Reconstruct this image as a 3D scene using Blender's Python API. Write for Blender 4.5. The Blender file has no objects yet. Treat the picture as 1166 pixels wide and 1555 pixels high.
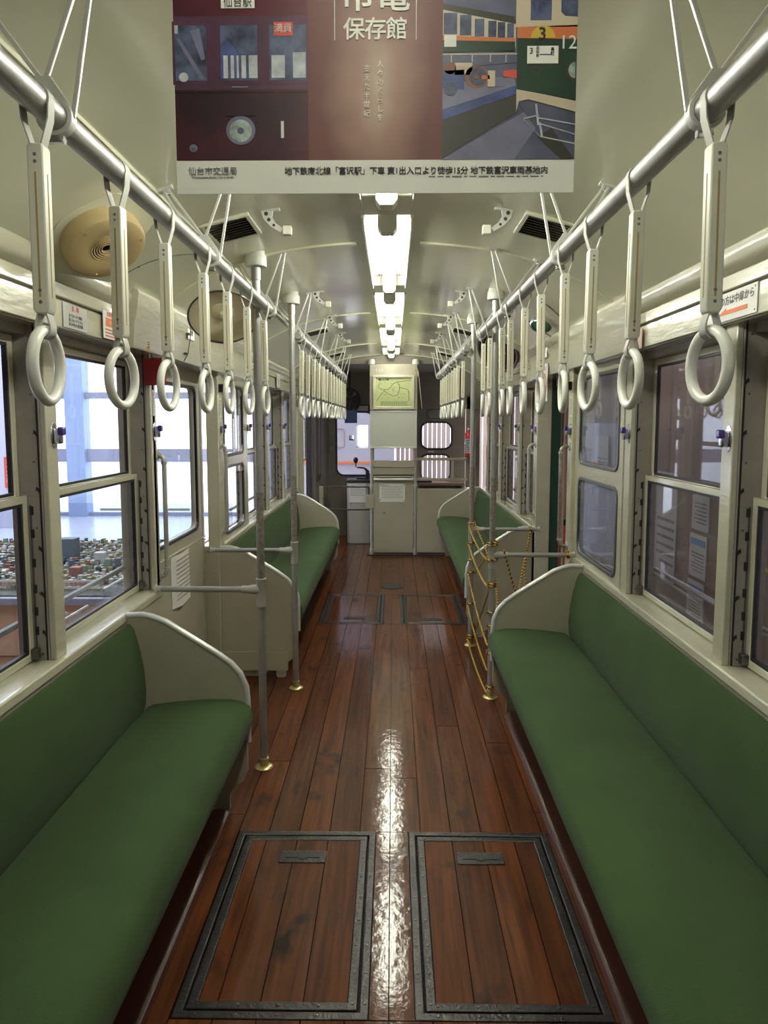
import bpy, bmesh, math, random
from mathutils import Vector, Matrix
C = bpy.context.scene.collection
random.seed(7)
PI = math.pi
rad = math.radians

# ------------------------------------------------------------ camera, world, exposure
cam = bpy.data.cameras.new('camera'); camo = bpy.data.objects.new('camera', cam); C.objects.link(camo)
cam.sensor_fit = 'VERTICAL'; cam.sensor_height = 36.0; cam.lens = 36.0 * 1079 / 1555
cam.shift_y = -33.5 / 1555
cam.clip_start = 0.02; cam.clip_end = 200
camo.location = (0, 0, 1.52)
camo.rotation_euler = (rad(90 - 5.5), 0, rad(0.74))
bpy.context.scene.camera = camo
w = bpy.data.worlds.new('world'); bpy.context.scene.world = w; w.use_nodes = True
w.node_tree.nodes['Background'].inputs[0].default_value = (0.86, 0.90, 1.0, 1)
w.node_tree.nodes['Background'].inputs[1].default_value = 4.0
TUBE_STRENGTH = 52.0
def hall_fill(name, loc, sx, sy, power, col=(1, .97, .95)):  # unseen area light, added only to brighten the hall
    l = bpy.data.lights.new(name, 'AREA'); l.shape = 'RECTANGLE'; l.size = sx; l.size_y = sy; l.energy = power; l.color = col
    o = bpy.data.objects.new(name, l); C.objects.link(o); o.location = loc; return o
hall_fill('hall_fill_left', (-6.5, 7.0, 4.5), 6, 10, 900, (.88, .93, 1.0))
hall_fill('hall_fill_front', (0.0, 10.6, 4.5), 4, 1.2, 170, (.95, .95, 1.0))
hall_fill('hall_fill_right', (4.0, 5.0, 4.5), 2, 9, 260, (1.0, .93, .88))
vs = bpy.context.scene.view_settings
vs.view_transform = 'Standard'; vs.look = 'None'; vs.exposure = 0.38; vs.gamma = 1.0
vs.use_curve_mapping = False

XC = -0.0225                      # centre line of the car

# ------------------------------------------------------------ materials
def mat(name, col, rough=0.5, metal=0.0, bump=0, bscale=60, var=0, vscale=8, coat=0, col2=None, emis=0, spec=0.5, stretch=(1, 1, 1)):
    m = bpy.data.materials.new(name); m.use_nodes = True
    nt = m.node_tree; b = nt.nodes['Principled BSDF']
    b.inputs['Base Color'].default_value = (*col, 1); b.inputs['Roughness'].default_value = rough
    b.inputs['Metallic'].default_value = metal; b.inputs['Coat Weight'].default_value = coat
    b.inputs['Coat Roughness'].default_value = 0.08
    b.inputs['Specular IOR Level'].default_value = spec
    tc = None
    if var or bump:
        tc = nt.nodes.new('ShaderNodeNewGeometry'); mp = nt.nodes.new('ShaderNodeMapping')
        nt.links.new(tc.outputs['Position'], mp.inputs[0]); mp.inputs['Scale'].default_value = stretch
    if var:
        n = nt.nodes.new('ShaderNodeTexNoise'); n.inputs['Scale'].default_value = vscale; n.inputs['Detail'].default_value = 4
        nt.links.new(mp.outputs[0], n.inputs['Vector'])
        r = nt.nodes.new('ShaderNodeMapRange'); nt.links.new(n.outputs['Fac'], r.inputs[0])
        r.inputs[1].default_value = 0.35; r.inputs[2].default_value = 0.68
        mx = nt.nodes.new('ShaderNodeMix'); mx.data_type = 'RGBA'
        nt.links.new(r.outputs[0], mx.inputs[0])
        c2 = col2 or tuple(c * (1 - var) for c in col)
        mx.inputs[6].default_value = (*c2, 1); mx.inputs[7].default_value = (*col, 1)
        nt.links.new(mx.outputs[2], b.inputs['Base Color'])
    if bump:
        n2 = nt.nodes.new('ShaderNodeTexNoise'); n2.inputs['Scale'].default_value = bscale; n2.inputs['Detail'].default_value = 2
        nt.links.new(mp.outputs[0], n2.inputs['Vector'])
        bp = nt.nodes.new('ShaderNodeBump'); bp.inputs['Strength'].default_value = bump; bp.inputs['Distance'].default_value = 0.004
        nt.links.new(n2.outputs['Fac'], bp.inputs['Height']); nt.links.new(bp.outputs[0], b.inputs['Normal'])
    if emis:
        b.inputs['Emission Color'].default_value = (*col, 1); b.inputs['Emission Strength'].default_value = emis
    return m
def glassm(name, tint=(0.93, 0.95, 0.97), haze=0.0, gloss=0.02):
    m = bpy.data.materials.new(name); m.use_nodes = True; nt = m.node_tree; nt.nodes.clear()
    out = nt.nodes.new('ShaderNodeOutputMaterial'); tr = nt.nodes.new('ShaderNodeBsdfTransparent'); tr.inputs[0].default_value = (*tint, 1)
    gl = nt.nodes.new('ShaderNodeBsdfGlossy'); gl.inputs['Roughness'].default_value = gloss
    fr = nt.nodes.new('ShaderNodeFresnel'); ge = nt.nodes.new('ShaderNodeNewGeometry'); io = nt.nodes.new('ShaderNodeMapRange')
    io.inputs[3].default_value = 1.38; io.inputs[4].default_value = 1 / 1.38      # same reflection on both faces of the thin pane
    nt.links.new(ge.outputs['Backfacing'], io.inputs[0]); nt.links.new(io.outputs[0], fr.inputs[0])
    mx = nt.nodes.new('ShaderNodeMixShader')
    nt.links.new(fr.outputs[0], mx.inputs[0]); nt.links.new(tr.outputs[0], mx.inputs[1]); nt.links.new(gl.outputs[0], mx.inputs[2])
    last = mx
    if haze:
        df = nt.nodes.new('ShaderNodeBsdfDiffuse'); df.inputs[0].default_value = (0.62, 0.62, 0.64, 1)
        m2 = nt.nodes.new('ShaderNodeMixShader'); m2.inputs[0].default_value = haze
        nt.links.new(mx.outputs[0], m2.inputs[1]); nt.links.new(df.outputs[0], m2.inputs[2]); last = m2
    nt.links.new(last.outputs[0], out.inputs[0]); return m
def woodm(name, c1, c2, knot):
    m = bpy.data.materials.new(name); m.use_nodes = True; nt = m.node_tree; b = nt.nodes['Principled BSDF']; L = nt.links
    g = nt.nodes.new('ShaderNodeNewGeometry'); oi = nt.nodes.new('ShaderNodeObjectInfo')
    add = nt.nodes.new('ShaderNodeVectorMath'); add.operation = 'ADD'
    cmb = nt.nodes.new('ShaderNodeCombineXYZ'); L.new(oi.outputs['Random'], cmb.inputs[2])
    sc = nt.nodes.new('ShaderNodeVectorMath'); sc.operation = 'SCALE'; sc.inputs['Scale'].default_value = 30; L.new(cmb.outputs[0], sc.inputs[0])
    L.new(g.outputs['Position'], add.inputs[0]); L.new(sc.outputs[0], add.inputs[1])
    mp = nt.nodes.new('ShaderNodeMapping'); mp.inputs['Scale'].default_value = (26, 1.4, 1); L.new(add.outputs[0], mp.inputs[0])
    n = nt.nodes.new('ShaderNodeTexNoise'); n.inputs['Scale'].default_value = 1.6; n.inputs['Detail'].default_value = 6; n.inputs['Distortion'].default_value = .7
    L.new(mp.outputs[0], n.inputs['Vector'])
    cr = nt.nodes.new('ShaderNodeValToRGB'); cr.color_ramp.elements[0].position = .3; cr.color_ramp.elements[1].position = .7
    cr.color_ramp.elements[0].color = (*c1, 1); cr.color_ramp.elements[1].color = (*c2, 1); L.new(n.outputs['Fac'], cr.inputs[0])
    hv = nt.nodes.new('ShaderNodeHueSaturation'); L.new(cr.outputs[0], hv.inputs['Color'])
    mr = nt.nodes.new('ShaderNodeMapRange'); mr.inputs[3].default_value = .72; mr.inputs[4].default_value = 1.25; L.new(oi.outputs['Random'], mr.inputs[0]); L.new(mr.outputs[0], hv.inputs['Value'])
    # knots and dark worn patches
    mp2 = nt.nodes.new('ShaderNodeMapping'); mp2.inputs['Scale'].default_value = (9, 5, 1); L.new(add.outputs[0], mp2.inputs[0])
    v = nt.nodes.new('ShaderNodeTexNoise'); v.inputs['Scale'].default_value = 1.0; v.inputs['Detail'].default_value = 3; L.new(mp2.outputs[0], v.inputs['Vector'])
    r2 = nt.nodes.new('ShaderNodeMapRange'); r2.inputs[1].default_value = .60; r2.inputs[2].default_value = .74; L.new(v.outputs['Fac'], r2.inputs[0])
    mx = nt.nodes.new('ShaderNodeMix'); mx.data_type = 'RGBA'; L.new(r2.outputs[0], mx.inputs[0]); L.new(hv.outputs[0], mx.inputs[6]); mx.inputs[7].default_value = (*knot, 1)
    L.new(mx.outputs[2], b.inputs['Base Color'])
    b.inputs['Roughness'].default_value = .5; b.inputs['Specular IOR Level'].default_value = .1; b.inputs['Coat Weight'].default_value = .6; b.inputs['Coat Roughness'].default_value = .09
    n3 = nt.nodes.new('ShaderNodeTexNoise'); n3.inputs['Scale'].default_value = 34; n3.inputs['Detail'].default_value = 3; L.new(g.outputs['Position'], n3.inputs['Vector'])
    bp = nt.nodes.new('ShaderNodeBump'); bp.inputs['Strength'].default_value = .16; bp.inputs['Distance'].default_value = .004; L.new(n3.outputs['Fac'], bp.inputs['Height'])
    L.new(bp.outputs[0], b.inputs['Normal']); L.new(bp.outputs[0], b.inputs['Coat Normal']); return m

M = {}
M['ceil'] = mat('ceiling_paint', (.68, .68, .51), .26, coat=.5, bump=.10, bscale=5, var=.06, vscale=3)
M['cream'] = mat('cream_gloss_paint', (.58, .56, .42), .26, coat=.8, bump=.55, bscale=34, var=.10, vscale=5, stretch=(1, .35, 1.6))
M['cream2'] = mat('cream_panel_paint', (.40, .37, .28), .42, coat=.15, bump=.12, bscale=30, var=.10, vscale=3)
M['jamb'] = mat('worn_paint_pink_shade', (.36, .32, .28), .45, bump=.4, bscale=40, var=.14, vscale=14)  # cream paint with its shade and pink reflection put into the colour
M['dark_cab'] = mat('brown_grey_dimmed_paint', (.23, .205, .165), .45, bump=.1, var=.1)  # brown-grey paint, dimness of the unlit cab put into its colour
M['peach'] = mat('peach_body_paint', (.60, .42, .32), .45)
M['green'] = mat('green_moquette', (.042, .076, .025), .95, bump=.45, bscale=420, var=.16, vscale=5, spec=.15)
M['green'].node_tree.nodes['Principled BSDF'].inputs['Sheen Weight'].default_value = .05
M['wood'] = woodm('red_varnished_boards', (.045, .011, .0026), (.118, .034, .0068), (.016, .006, .004))
M['wood_side'] = mat('dark_red_plinth', (.075, .022, .013), .3, coat=.4, var=.2)
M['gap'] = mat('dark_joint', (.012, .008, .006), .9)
M['blackm'] = mat('black_worn_metal', (.035, .033, .032), .33, .6, bump=.5, bscale=90, var=.4, vscale=18, col2=(.055, .052, .05))
M['rivet'] = mat('rivet_steel', (.16, .15, .14), .3, .8)
M['steel'] = mat('brushed_aluminium_pole', (.46, .46, .44), .42, .7, bump=.06, bscale=200, var=.16, vscale=12)
M['steelw'] = mat('worn_spotted_pole', (.42, .40, .38), .42, .7, bump=.5, bscale=120, var=.6, vscale=60, col2=(.30, .24, .19))
M['alu'] = mat('silver_painted_cast', (.70, .70, .66), .35, .35, bump=.1)
M['silver'] = mat('silver_paint', (.50, .49, .45), .35, .35, bump=.25, bscale=60)
M['brass'] = mat('brass_flange', (.58, .50, .26), .32, .85)
M['chrome'] = mat('chrome', (.75, .76, .80), .10, 1)
M['ring'] = mat('white_plastic_ring', (.86, .86, .78), .28, coat=.2, var=.05)
M['sleeve'] = mat('ivory_strap_sleeve', (.76, .75, .62), .38, var=.05, vscale=10)
M['stain'] = mat('brown_seam_stain', (.42, .31, .12), .6)
M['belt'] = mat('grey_vinyl_belt', (.45, .45, .41), .5)
M['belt2'] = mat('dark_belt_back', (.13, .13, .11), .6)
M['rubber'] = mat('black_rubber_seal', (.025, .025, .03), .45)
M['rubberg'] = mat('grey_rubber_gasket', (.09, .09, .10), .4)
M['glass'] = glassm('window_glass')
M['glassr'] = glassm('dusty_window_glass', (.84, .83, .86), haze=.04)
M['glass_dust'] = glassm('smeared_glass', (.60, .64, .70), haze=.14)
M['acryl'] = glassm('clear_acrylic', (.86, .90, .97), haze=.10)
M['tube'] = mat('fluorescent_tube', (1.0, 1.0, .88), .5, emis=TUBE_STRENGTH)
M['tube_dim'] = mat('dimmed_fluorescent_tube', (1.0, 1.0, .88), .5, emis=TUBE_STRENGTH * .42)  # overhead tube with output turned down to keep the near end darker
M['tray'] = mat('white_enamel_tray', (.78, .78, .72), .35)
M['lamp_end'] = mat('lampholder_white', (.62, .62, .55), .35)
M['beige'] = mat('beige_plastic', (.52, .40, .20), .42, var=.05)
M['beige2'] = mat('beige_dish_enamel', (.84, .76, .52), .35)
M['black'] = mat('black', (.012, .012, .012), .5)
M['darkgrille'] = mat('dark_grille', (.05, .05, .035), .5)
M['white'] = mat('white_sign', (.72, .72, .68), .35)
M['signgrey'] = mat('aged_sign', (.50, .50, .47), .35)
M['paper'] = mat('paper', (.74, .73, .68), .8)
M['ink'] = mat('black_ink', (.03, .03, .03), .6)
M['inkg'] = mat('grey_ink', (.18, .18, .18), .6)
M['redink'] = mat('red_ink', (.62, .08, .05), .5)
M['orangeink'] = mat('orange_ink', (.80, .20, .06), .5)
M['yellow'] = mat('yellow_sign', (.60, .42, .05), .5)
M['red'] = mat('red_plate', (.36, .028, .035), .4)
M['redx'] = mat('extinguisher_red', (.50, .015, .02), .25, coat=.4)
M['purple'] = mat('purple_button', (.06, .03, .22), .2, coat=.6)
M['map'] = mat('route_map_print', (.50, .54, .25), .4)
M['mapline'] = mat('map_line_ink', (.13, .22, .14), .5)
M['wboard'] = mat('whiteboard_face', (.62, .65, .58), .22)
M['ropey'] = mat('yellow_rope_fibre', (.66, .40, .02), .7, bump=.3, bscale=400)
M['ropeb'] = mat('black_rope_fibre', (.02, .018, .015), .7)
M['cord'] = mat('pale_cord', (.45, .40, .28), .7)
M['greendoor'] = mat('dark_green_edge', (.012, .05, .022), .4)
M['lavender'] = mat('lavender_panel', (.50, .49, .60), .6)
M['brownwall'] = mat('brown_hall_wall', (.24, .145, .095), .5, var=.15, vscale=2)
M['hallfloor'] = mat('brown_hall_floor', (.20, .10, .065), .35, var=.1)
M['hallgrey'] = mat('grey_hall_floor', (.34, .34, .36), .4)
M['hallpale'] = mat('pale_polished_floor', (.62, .62, .66), .25)
M['hallwall'] = mat('pale_hall_wall', (.46, .46, .54), .6)
M['hallceil'] = mat('dark_hall_ceiling', (.20, .20, .24), .8)
M['bluemul'] = mat('blue_grey_column', (.33, .43, .64), .5)
M['mull'] = mat('grey_glazing_bar', (.30, .32, .42), .5)
M['snow'] = mat('pale_outdoor_ground', (.75, .75, .75), .9)
M['tablep'] = mat('peach_table_side', (.62, .42, .28), .5)
M['slat'] = mat('pink_blind_slat', (.62, .46, .42), .7)
M['vehicle'] = mat('lavender_white_body', (.46, .43, .50), .4)
M['mirror'] = mat('tinted_mirror', (.5, .56, .62), .05, 1)
M['blue'] = mat('blue_shade', (.05, .10, .28), .4)
M['copper'] = mat('amber_streak', (.75, .30, .03), .3, .6)
M['amberdark'] = mat('dark_brown_glass', (.06, .02, .012), .12, coat=.5)
M['mesh'] = mat('galvanised_mesh', (.45, .40, .34), .4, .5)
M['greenglass'] = mat('green_lens', (.03, .22, .13), .08, coat=.6)
M['skyblue'] = mat('sky_blue_print', (.12, .25, .50), .5)

# ------------------------------------------------------------ mesh builder
class MB:
    def __init__(s): s.v = []; s.f = []; s.m = []; s.mats = []
    def mi(s, m):
        if m not in s.mats: s.mats.append(m)
        return s.mats.index(m)
    def add(s, vs, fs, m=None):
        o = len(s.v); s.v += [tuple(v) for v in vs]; k = s.mi(m) if m else 0
        for f in fs: s.f.append([o + i for i in f]); s.m.append(k)
        return s
    def box(s, x0, x1, y0, y1, z0, z1, m=None):
        x0, x1 = min(x0, x1), max(x0, x1); y0, y1 = min(y0, y1), max(y0, y1)
        v = [(x, y, z) for z in (z0, z1) for y in (y0, y1) for x in (x0, x1)]
        return s.add(v, [(0, 2, 3, 1), (4, 5, 7, 6), (0, 1, 5, 4), (2, 6, 7, 3), (0, 4, 6, 2), (1, 3, 7, 5)], m)
    def prism(s, pts, a0, a1, ax='y', m=None, hole=None):
        # pts in the plane perpendicular to ax: 'y' -> (x,z), 'x' -> (y,z), 'z' -> (x,y)
        def P(p, a): return (p[0], a, p[1]) if ax == 'y' else (a, p[0], p[1]) if ax == 'x' else (p[0], p[1], a)
        n = len(pts)
        if hole:
            v = [P(p, a0) for p in pts] + [P(p, a1) for p in pts] + [P(p, a0) for p in hole] + [P(p, a1) for p in hole]
            f = []
            for i in range(n):
                j = (i + 1) % n
                f += [(i, j, n + j, n + i), (2 * n + i, 3 * n + i, 3 * n + j, 2 * n + j), (i, 2 * n + i, 2 * n + j, j), (n + i, n + j, 3 * n + j, 3 * n + i)]
            return s.add(v, f, m)
        v = [P(p, a0) for p in pts] + [P(p, a1) for p in pts]
        f = [tuple(range(n)), tuple(range(2 * n - 1, n - 1, -1))] + [(i, (i + 1) % n, n + (i + 1) % n, n + i) for i in range(n)]
        return s.add(v, f, m)
    def tube(s, path, r, n=10, m=None, closed=False, m2=None, caps=True):
        P = [Vector(p) for p in path]; L = len(P); rings = []; up = None
        rr = r if isinstance(r, (list, tuple)) else [r] * L
        for i, p in enumerate(P):
            a = P[i - 1] if (i > 0 or closed) else p; b = P[(i + 1) % L] if (i < L - 1 or closed) else p
            t = (b - a); t = t.normalized() if t.length > 1e-9 else Vector((0, 0, 1))
            if up is None: up = Vector((0, 0, 1)) if abs(t.z) < .9 else Vector((0, 1, 0))
            sd = t.cross(up).normalized(); up = sd.cross(t).normalized()
            rings.append([p + (sd * math.cos(2 * PI * k / n) + up * math.sin(2 * PI * k / n)) * rr[i] for k in range(n)])
        o = len(s.v); k1 = s.mi(m) if m else 0; k2 = s.mi(m2) if m2 else k1
        for R in rings: s.v += [tuple(q) for q in R]
        for i in range(L if closed else L - 1):
            j = (i + 1) % L
            for k in range(n):
                q = (k + 1) % n
                s.f.append([o + i * n + k, o + i * n + q, o + j * n + q, o + j * n + k])
                s.m.append(k2 if (m2 and ((i + k) % n) < n // 2) else k1)
        if not closed and caps:
            s.f.append([o + k for k in range(n)][::-1]); s.m.append(k1)
            s.f.append([o + (L - 1) * n + k for k in range(n)]); s.m.append(k1)
        return s
    def lathe(s, prof, c, n=20, ax='z', m=None, caps=True):
        caps = caps and prof[0] != prof[-1]
        # prof: (radius, height along ax)
        o = len(s.v); k1 = s.mi(m) if m else 0
        for r, h in prof:
            for k in range(n):
                a = 2 * PI * k / n; u, v_ = r * math.cos(a), r * math.sin(a)
                s.v.append({'z': (c[0] + u, c[1] + v_, c[2] + h), 'y': (c[0] + u, c[1] + h, c[2] + v_), 'x': (c[0] + h, c[1] + u, c[2] + v_)}[ax])
        for i in range(len(prof) - 1):
            for k in range(n):
                q = (k + 1) % n; s.f.append([o + i * n + k, o + i * n + q, o + (i + 1) * n + q, o + (i + 1) * n + k]); s.m.append(k1)
        if caps and prof[0][0] > 1e-6: s.f.append([o + k for k in range(n)][::-1]); s.m.append(k1)
        if caps and prof[-1][0] > 1e-6: s.f.append([o + (len(prof) - 1) * n + k for k in range(n)]); s.m.append(k1)
        return s
    def build(s, name, m=None, parent=None, bevel=0, smooth=True, loc=None, mw=None):
        me = bpy.data.meshes.new(name); me.from_pydata(s.v, [], s.f)
        if m is not None and not s.mats: me.materials.append(M[m])
        for k in s.mats: me.materials.append(M[k])
        if s.mats: me.polygons.foreach_set('material_index', s.m)
        bm = bmesh.new(); bm.from_mesh(me); bmesh.ops.remove_doubles(bm, verts=bm.verts, dist=1e-6); bmesh.ops.recalc_face_normals(bm, faces=bm.faces); bm.to_mesh(me); bm.free()
        if smooth: me.shade_smooth(); me.set_sharp_from_angle(angle=rad(38))
        o = bpy.data.objects.new(name, me); C.objects.link(o)
        if parent: o.parent = parent
        if loc: o.location = loc
        if bevel:
            b = o.modifiers.new('bevel', 'BEVEL'); b.width = bevel; b.segments = 2; b.limit_method = 'ANGLE'; b.harden_normals = False
        return o
def tag(o, label=None, cat=None, group=None, kind=None):
    if label: o['label'] = label
    if cat: o['category'] = cat
    if group: o['group'] = group
    if kind: o['kind'] = kind
    return o
def thing(name, label, cat, loc=(0, 0, 0), group=None, kind=None):
    o = bpy.data.objects.new(name, None); C.objects.link(o); o.location = loc; o.empty_display_size = .05
    return tag(o, label, cat, group, kind)
def place(p, o, at):                      # parent built in world coordinates to a thing at its base
    o.parent = p; o.matrix_parent_inverse = Matrix.Translation(-Vector(at)); return o
def copy_tree(o, parent=None):
    c = o.copy(); C.objects.link(c); c.parent = parent
    for ch in list(o.children): copy_tree(ch, c)
    return c
def box(name, x0, x1, y0, y1, z0, z1, m, parent=None, bevel=0): return MB().box(x0, x1, y0, y1, z0, z1).build(name, m, parent, bevel)
def W(s, d): return XC + s * d
def rrect(y0, y1, z0, z1, r, n=5):
    p = []
    for (cy, cz, a0) in ((y1 - r, z1 - r, 0), (y0 + r, z1 - r, 90), (y0 + r, z0 + r, 180), (y1 - r, z0 + r, 270)):
        for k in range(n + 1):
            a = rad(a0 + 90 * k / n); p.append((cy + r * math.cos(a), cz + r * math.sin(a)))
    return p
DG = None
def text(s_, size, m, parent, loc, rot, name='lettering', ax='CENTER', sx=1, spacing=1, lsp=1, extr=.00025, bold=0):
    cu = bpy.data.curves.new(name, 'FONT'); cu.body = s_; cu.size = size; cu.align_x = ax; cu.align_y = 'CENTER'
    cu.extrude = extr; cu.space_character = spacing; cu.space_line = lsp; cu.resolution_u = 2; cu.offset = bold
    t = bpy.data.objects.new('tmp', cu); C.objects.link(t)
    bpy.context.view_layer.update()
    me = bpy.data.meshes.new_from_object(t.evaluated_get(bpy.context.evaluated_depsgraph_get()))
    bpy.data.objects.remove(t)
    me.name = name; me.materials.clear(); me.materials.append(M[m])
    o = bpy.data.objects.new(name, me); C.objects.link(o); o.location = loc; o.rotation_euler = rot; o.scale = (sx, 1, 1)
    if parent: o.parent = parent
    return o
RC = (rad(90), 0, 0)              # facing the camera (-Y)
RL = (rad(90), 0, rad(90))        # on the left wall, facing +X, reads towards +Y... 
RR = (rad(90), 0, rad(-90))       # on the right wall, facing -X
def lines(name, x0, x1, z0, z1, n, y, m, parent, mode='c', frac=.45, seed=1, xw=None, thick=.0006):
    """rows of small print, as short dashes; mode c: faces -Y at y; l / r: on a side wall (x0,x1 are Y values), y is X"""
    rnd = random.Random(seed); b = MB(); dz = (z1 - z0) / n
    for i in range(n):
        z = z1 - (i + .5) * dz; a = x0
        end = x1 - (x1 - x0) * (rnd.random() * .35 if i % 3 == 2 else 0.02)
        while a < end:
            L = (x1 - x0) * rnd.uniform(.03, .09); e = min(a + L, end)
            if mode == 'c': b.box(a, e, y - thick, y, z - dz * frac / 2, z + dz * frac / 2)
            else: b.box(y, y + (thick if mode == 'l' else -thick), a, e, z - dz * frac / 2, z + dz * frac / 2)
            a = e + (x1 - x0) * .018
    return b.build(name, m, parent, smooth=False)

YB, YE = -2.6, 8.0      # car body behind the camera .. bulkhead
# ============================================================ STRUCTURE
# ---- floor with individual boards, hatch openings left free
fl = box('floor', W(-1, 1.0), W(1, 1.0), YB, 9.5, -.06, -.024, 'gap'); tag(fl, kind='structure', label='red varnished board floor of the tram car', cat='floor')
HR = [(-.568, -.062, 1.672, 2.508), (.058, .567, 1.672, 2.508), (-.568, -.074, 5.232, 6.165), (.058, .567, 5.232, 6.150)]
PW = .1125
def plank(x0, x1, y0, y1, par, z1=0.0, m='wood', name='plank'):
    if y1 - y0 < .02 or x1 - x0 < .01: return
    g = .0016
    return MB().box(x0 + g, x1 - g, y0 + g, y1 - g, -.022, z1).build(name, m, par, smooth=False)
rp = random.Random(3)
for i in range(-9, 9):
    x0 = -.01 + PW * i; x1 = x0 + PW
    x0, x1 = max(x0, W(-1, .99)), min(x1, W(1, .99))
    if x1 - x0 < .02: continue
    cuts = [YB]; y = YB + rp.uniform(1.2, 3.0)
    while y < 9.4: cuts.append(y); y += rp.choice([2.4, 3.1, 3.6])
    cuts.append(9.45)
    for a, b in zip(cuts, cuts[1:]):
        segs = [(x0, x1, a, b)]
        for (hx0, hx1, hy0, hy1) in HR:
            new = []
            for (sx0, sx1, sa, sb) in segs:
                if sx1 <= hx0 + .001 or sx0 >= hx1 - .001 or sb <= hy0 or sa >= hy1: new.append((sx0, sx1, sa, sb)); continue
                if sa < hy0: new.append((sx0, sx1, sa, hy0))
                if sb > hy1: new.append((sx0, sx1, hy1, sb))
                ma, mb_ = max(sa, hy0), min(sb, hy1)
                if sx0 < hx0 - .001: new.append((sx0, hx0, ma, mb_))
                if sx1 > hx1 + .001: new.append((hx1, sx1, ma, mb_))
            segs = new
        for sg in segs: plank(*sg, fl)
# dark red round plinth strips beside the benches
for s in (-1, 1):
    o = MB().prism([(W(s, .625), 0), (W(s, .60), .004), (W(s, .607), .022), (W(s, .63), .032), (W(s, .70), .032), (W(s, .70), 0)], YB, 2.6 if s < 0 else 3.55, 'y').build('baseboard_' + ('left' if s < 0 else 'right'), 'wood_side'); tag(o, kind='structure')

# ---- side walls: lower panel, header, mouldings, sill, pillars
PL = [-2.44, -1.53, -.62, .29, 1.20, 2.11, 3.03, 4.965, 5.84, 6.70, 7.70]      # near faces of the window pillars
PR = [-2.41, -1.51, -.61, .29, 1.19, 2.085, 2.98, 4.95, 5.60, 6.62, 7.50]
def wall(s, P, door):
    nm = 'left' if s < 0 else 'right'
    b = MB()
    for (a, c) in ((YB, door[0]), (door[1], 8.0)):
        b.box(W(s, 1.00), W(s, 1.12), a, c, -.06, .753, 'cream2')
    b.box(W(s, 1.00), W(s, 1.125), YB, 8.0, 1.80, 2.04, 'cream')
    b.box(W(s, 1.125), W(s, 1.145), YB, 8.0, 1.76, 2.05, 'peach')
    for (a, c) in ((YB, door[0]), (door[1], 8.0)): b.box(W(s, 1.12), W(s, 1.145), a, c, -.5, .79, 'peach')
    wl = b.build('wall_' + nm, None, bevel=.002); tag(wl, kind='structure')
    for k, (a, c) in enumerate(((YB, 2.70 if s < 0 else 2.85), (4.70 if s < 0 else 4.85, 8.0))):
        t = MB().box(W(s, .985), W(s, 1.0), a, c, 1.803, 1.888).build('header_panel', 'cream', wl, .003)
        t = MB().box(W(s, .978), W(s, 1.0), a, c, 1.893, 1.936).build('moulding', 'cream', wl, .004)
        r = [(W(s, 1.0), 1.94)] + [(W(s, 1.0 - .045 * math.sin(rad(x)) - .0), 1.94 + .048 - .048 * math.cos(rad(x))) for x in (35, 60, 90, 120, 150)] + [(W(s, 1.0), 2.03)]
        MB().prism(r, a, c, 'y').build('moulding', 'cream', wl)
        yy = a + .2
        while yy < c:
            if yy > .5: MB().lathe([(.004, 0), (.003, -s * .0015), (0, -s * .002)], (W(s, .985), yy, 1.875), 8, 'x').build('screw', 'rivet', wl)
            yy += .41
    for (a, c) in ((YB, 3.075), (4.12, 8.0)) if s < 0 else ((YB, 3.88), (4.88, 8.0)):
        MB().box(W(s, .993), W(s, 1.11), a, c, .755, .789).build('window_sill', 'cream', wl, .006)
    n = 0
    for yn in P:
        n += 1
        p = MB().box(W(s, 1.030), W(s, 1.07 if 4.9 < yn < 5 and s < 0 else 1.125), yn, yn + .066, .789, 1.803).build('trim_%d' % (n + (0 if s < 0 else 20)), 'jamb', None, .002); tag(p, kind='structure')
        if not (4.9 < yn < 5 and s < 0): MB().box(W(s, 1.125), W(s, 1.145), yn + .065, yn + .15, .789, 1.80).build('outer_post', 'peach', p)
        MB().box(W(s, 1.010), W(s, 1.0305), yn + .001, yn + .070, .789, 1.803).build('cover_strip', 'cream', p, .004)
        # dark slot with hooked catches on the face turned to the camera
        MB().box(W(s, 1.0345), W(s, 1.0395), yn - .0012, yn + .001, .79, 1.80).build('groove', 'black', p)
        for z in (.86, .98, 1.12, 1.30, 1.47, 1.62):
            pts = [(W(s, 1.036), z), (W(s, 1.046), z + .014), (W(s, 1.050), z + .012), (W(s, 1.048), z + .026), (W(s, 1.036), z + .016)]
            MB().prism(pts, yn - .0016, yn + .001, 'y').build('catch_notch', 'black', p, smooth=False)
        MB().box(W(s, 1.066), W(s, 1.072), yn - .0015, yn + .001, .80, 1.27).build('rack_strip', 'rubberg', p)
        for z in (.87, .93, 1.0, 1.08, 1.17, 1.24):
            MB().box(W(s, 1.060), W(s, 1.070), yn - .003, yn + .001, z, z + .026).build('rack_tooth', 'blackm', p, smooth=False)
        MB().box(W(s, 1.056), W(s, 1.078), yn - .026, yn, .798, .832).build('sash_latch', 'rivet', p, .004)
        for z in (.81, 1.0, 1.2, 1.4, 1.6, 1.77):
            MB().lathe([(.0035, 0), (.003, -.0015), (0, -.002)], (W(s, 1.052), yn, z), 8, 'y').build('screw', 'rivet', p)
    return wl
wallL = wall(-1, PL, (3.08, 4.10)); wallR = wall(1, PR, (3.95, 4.88))

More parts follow.
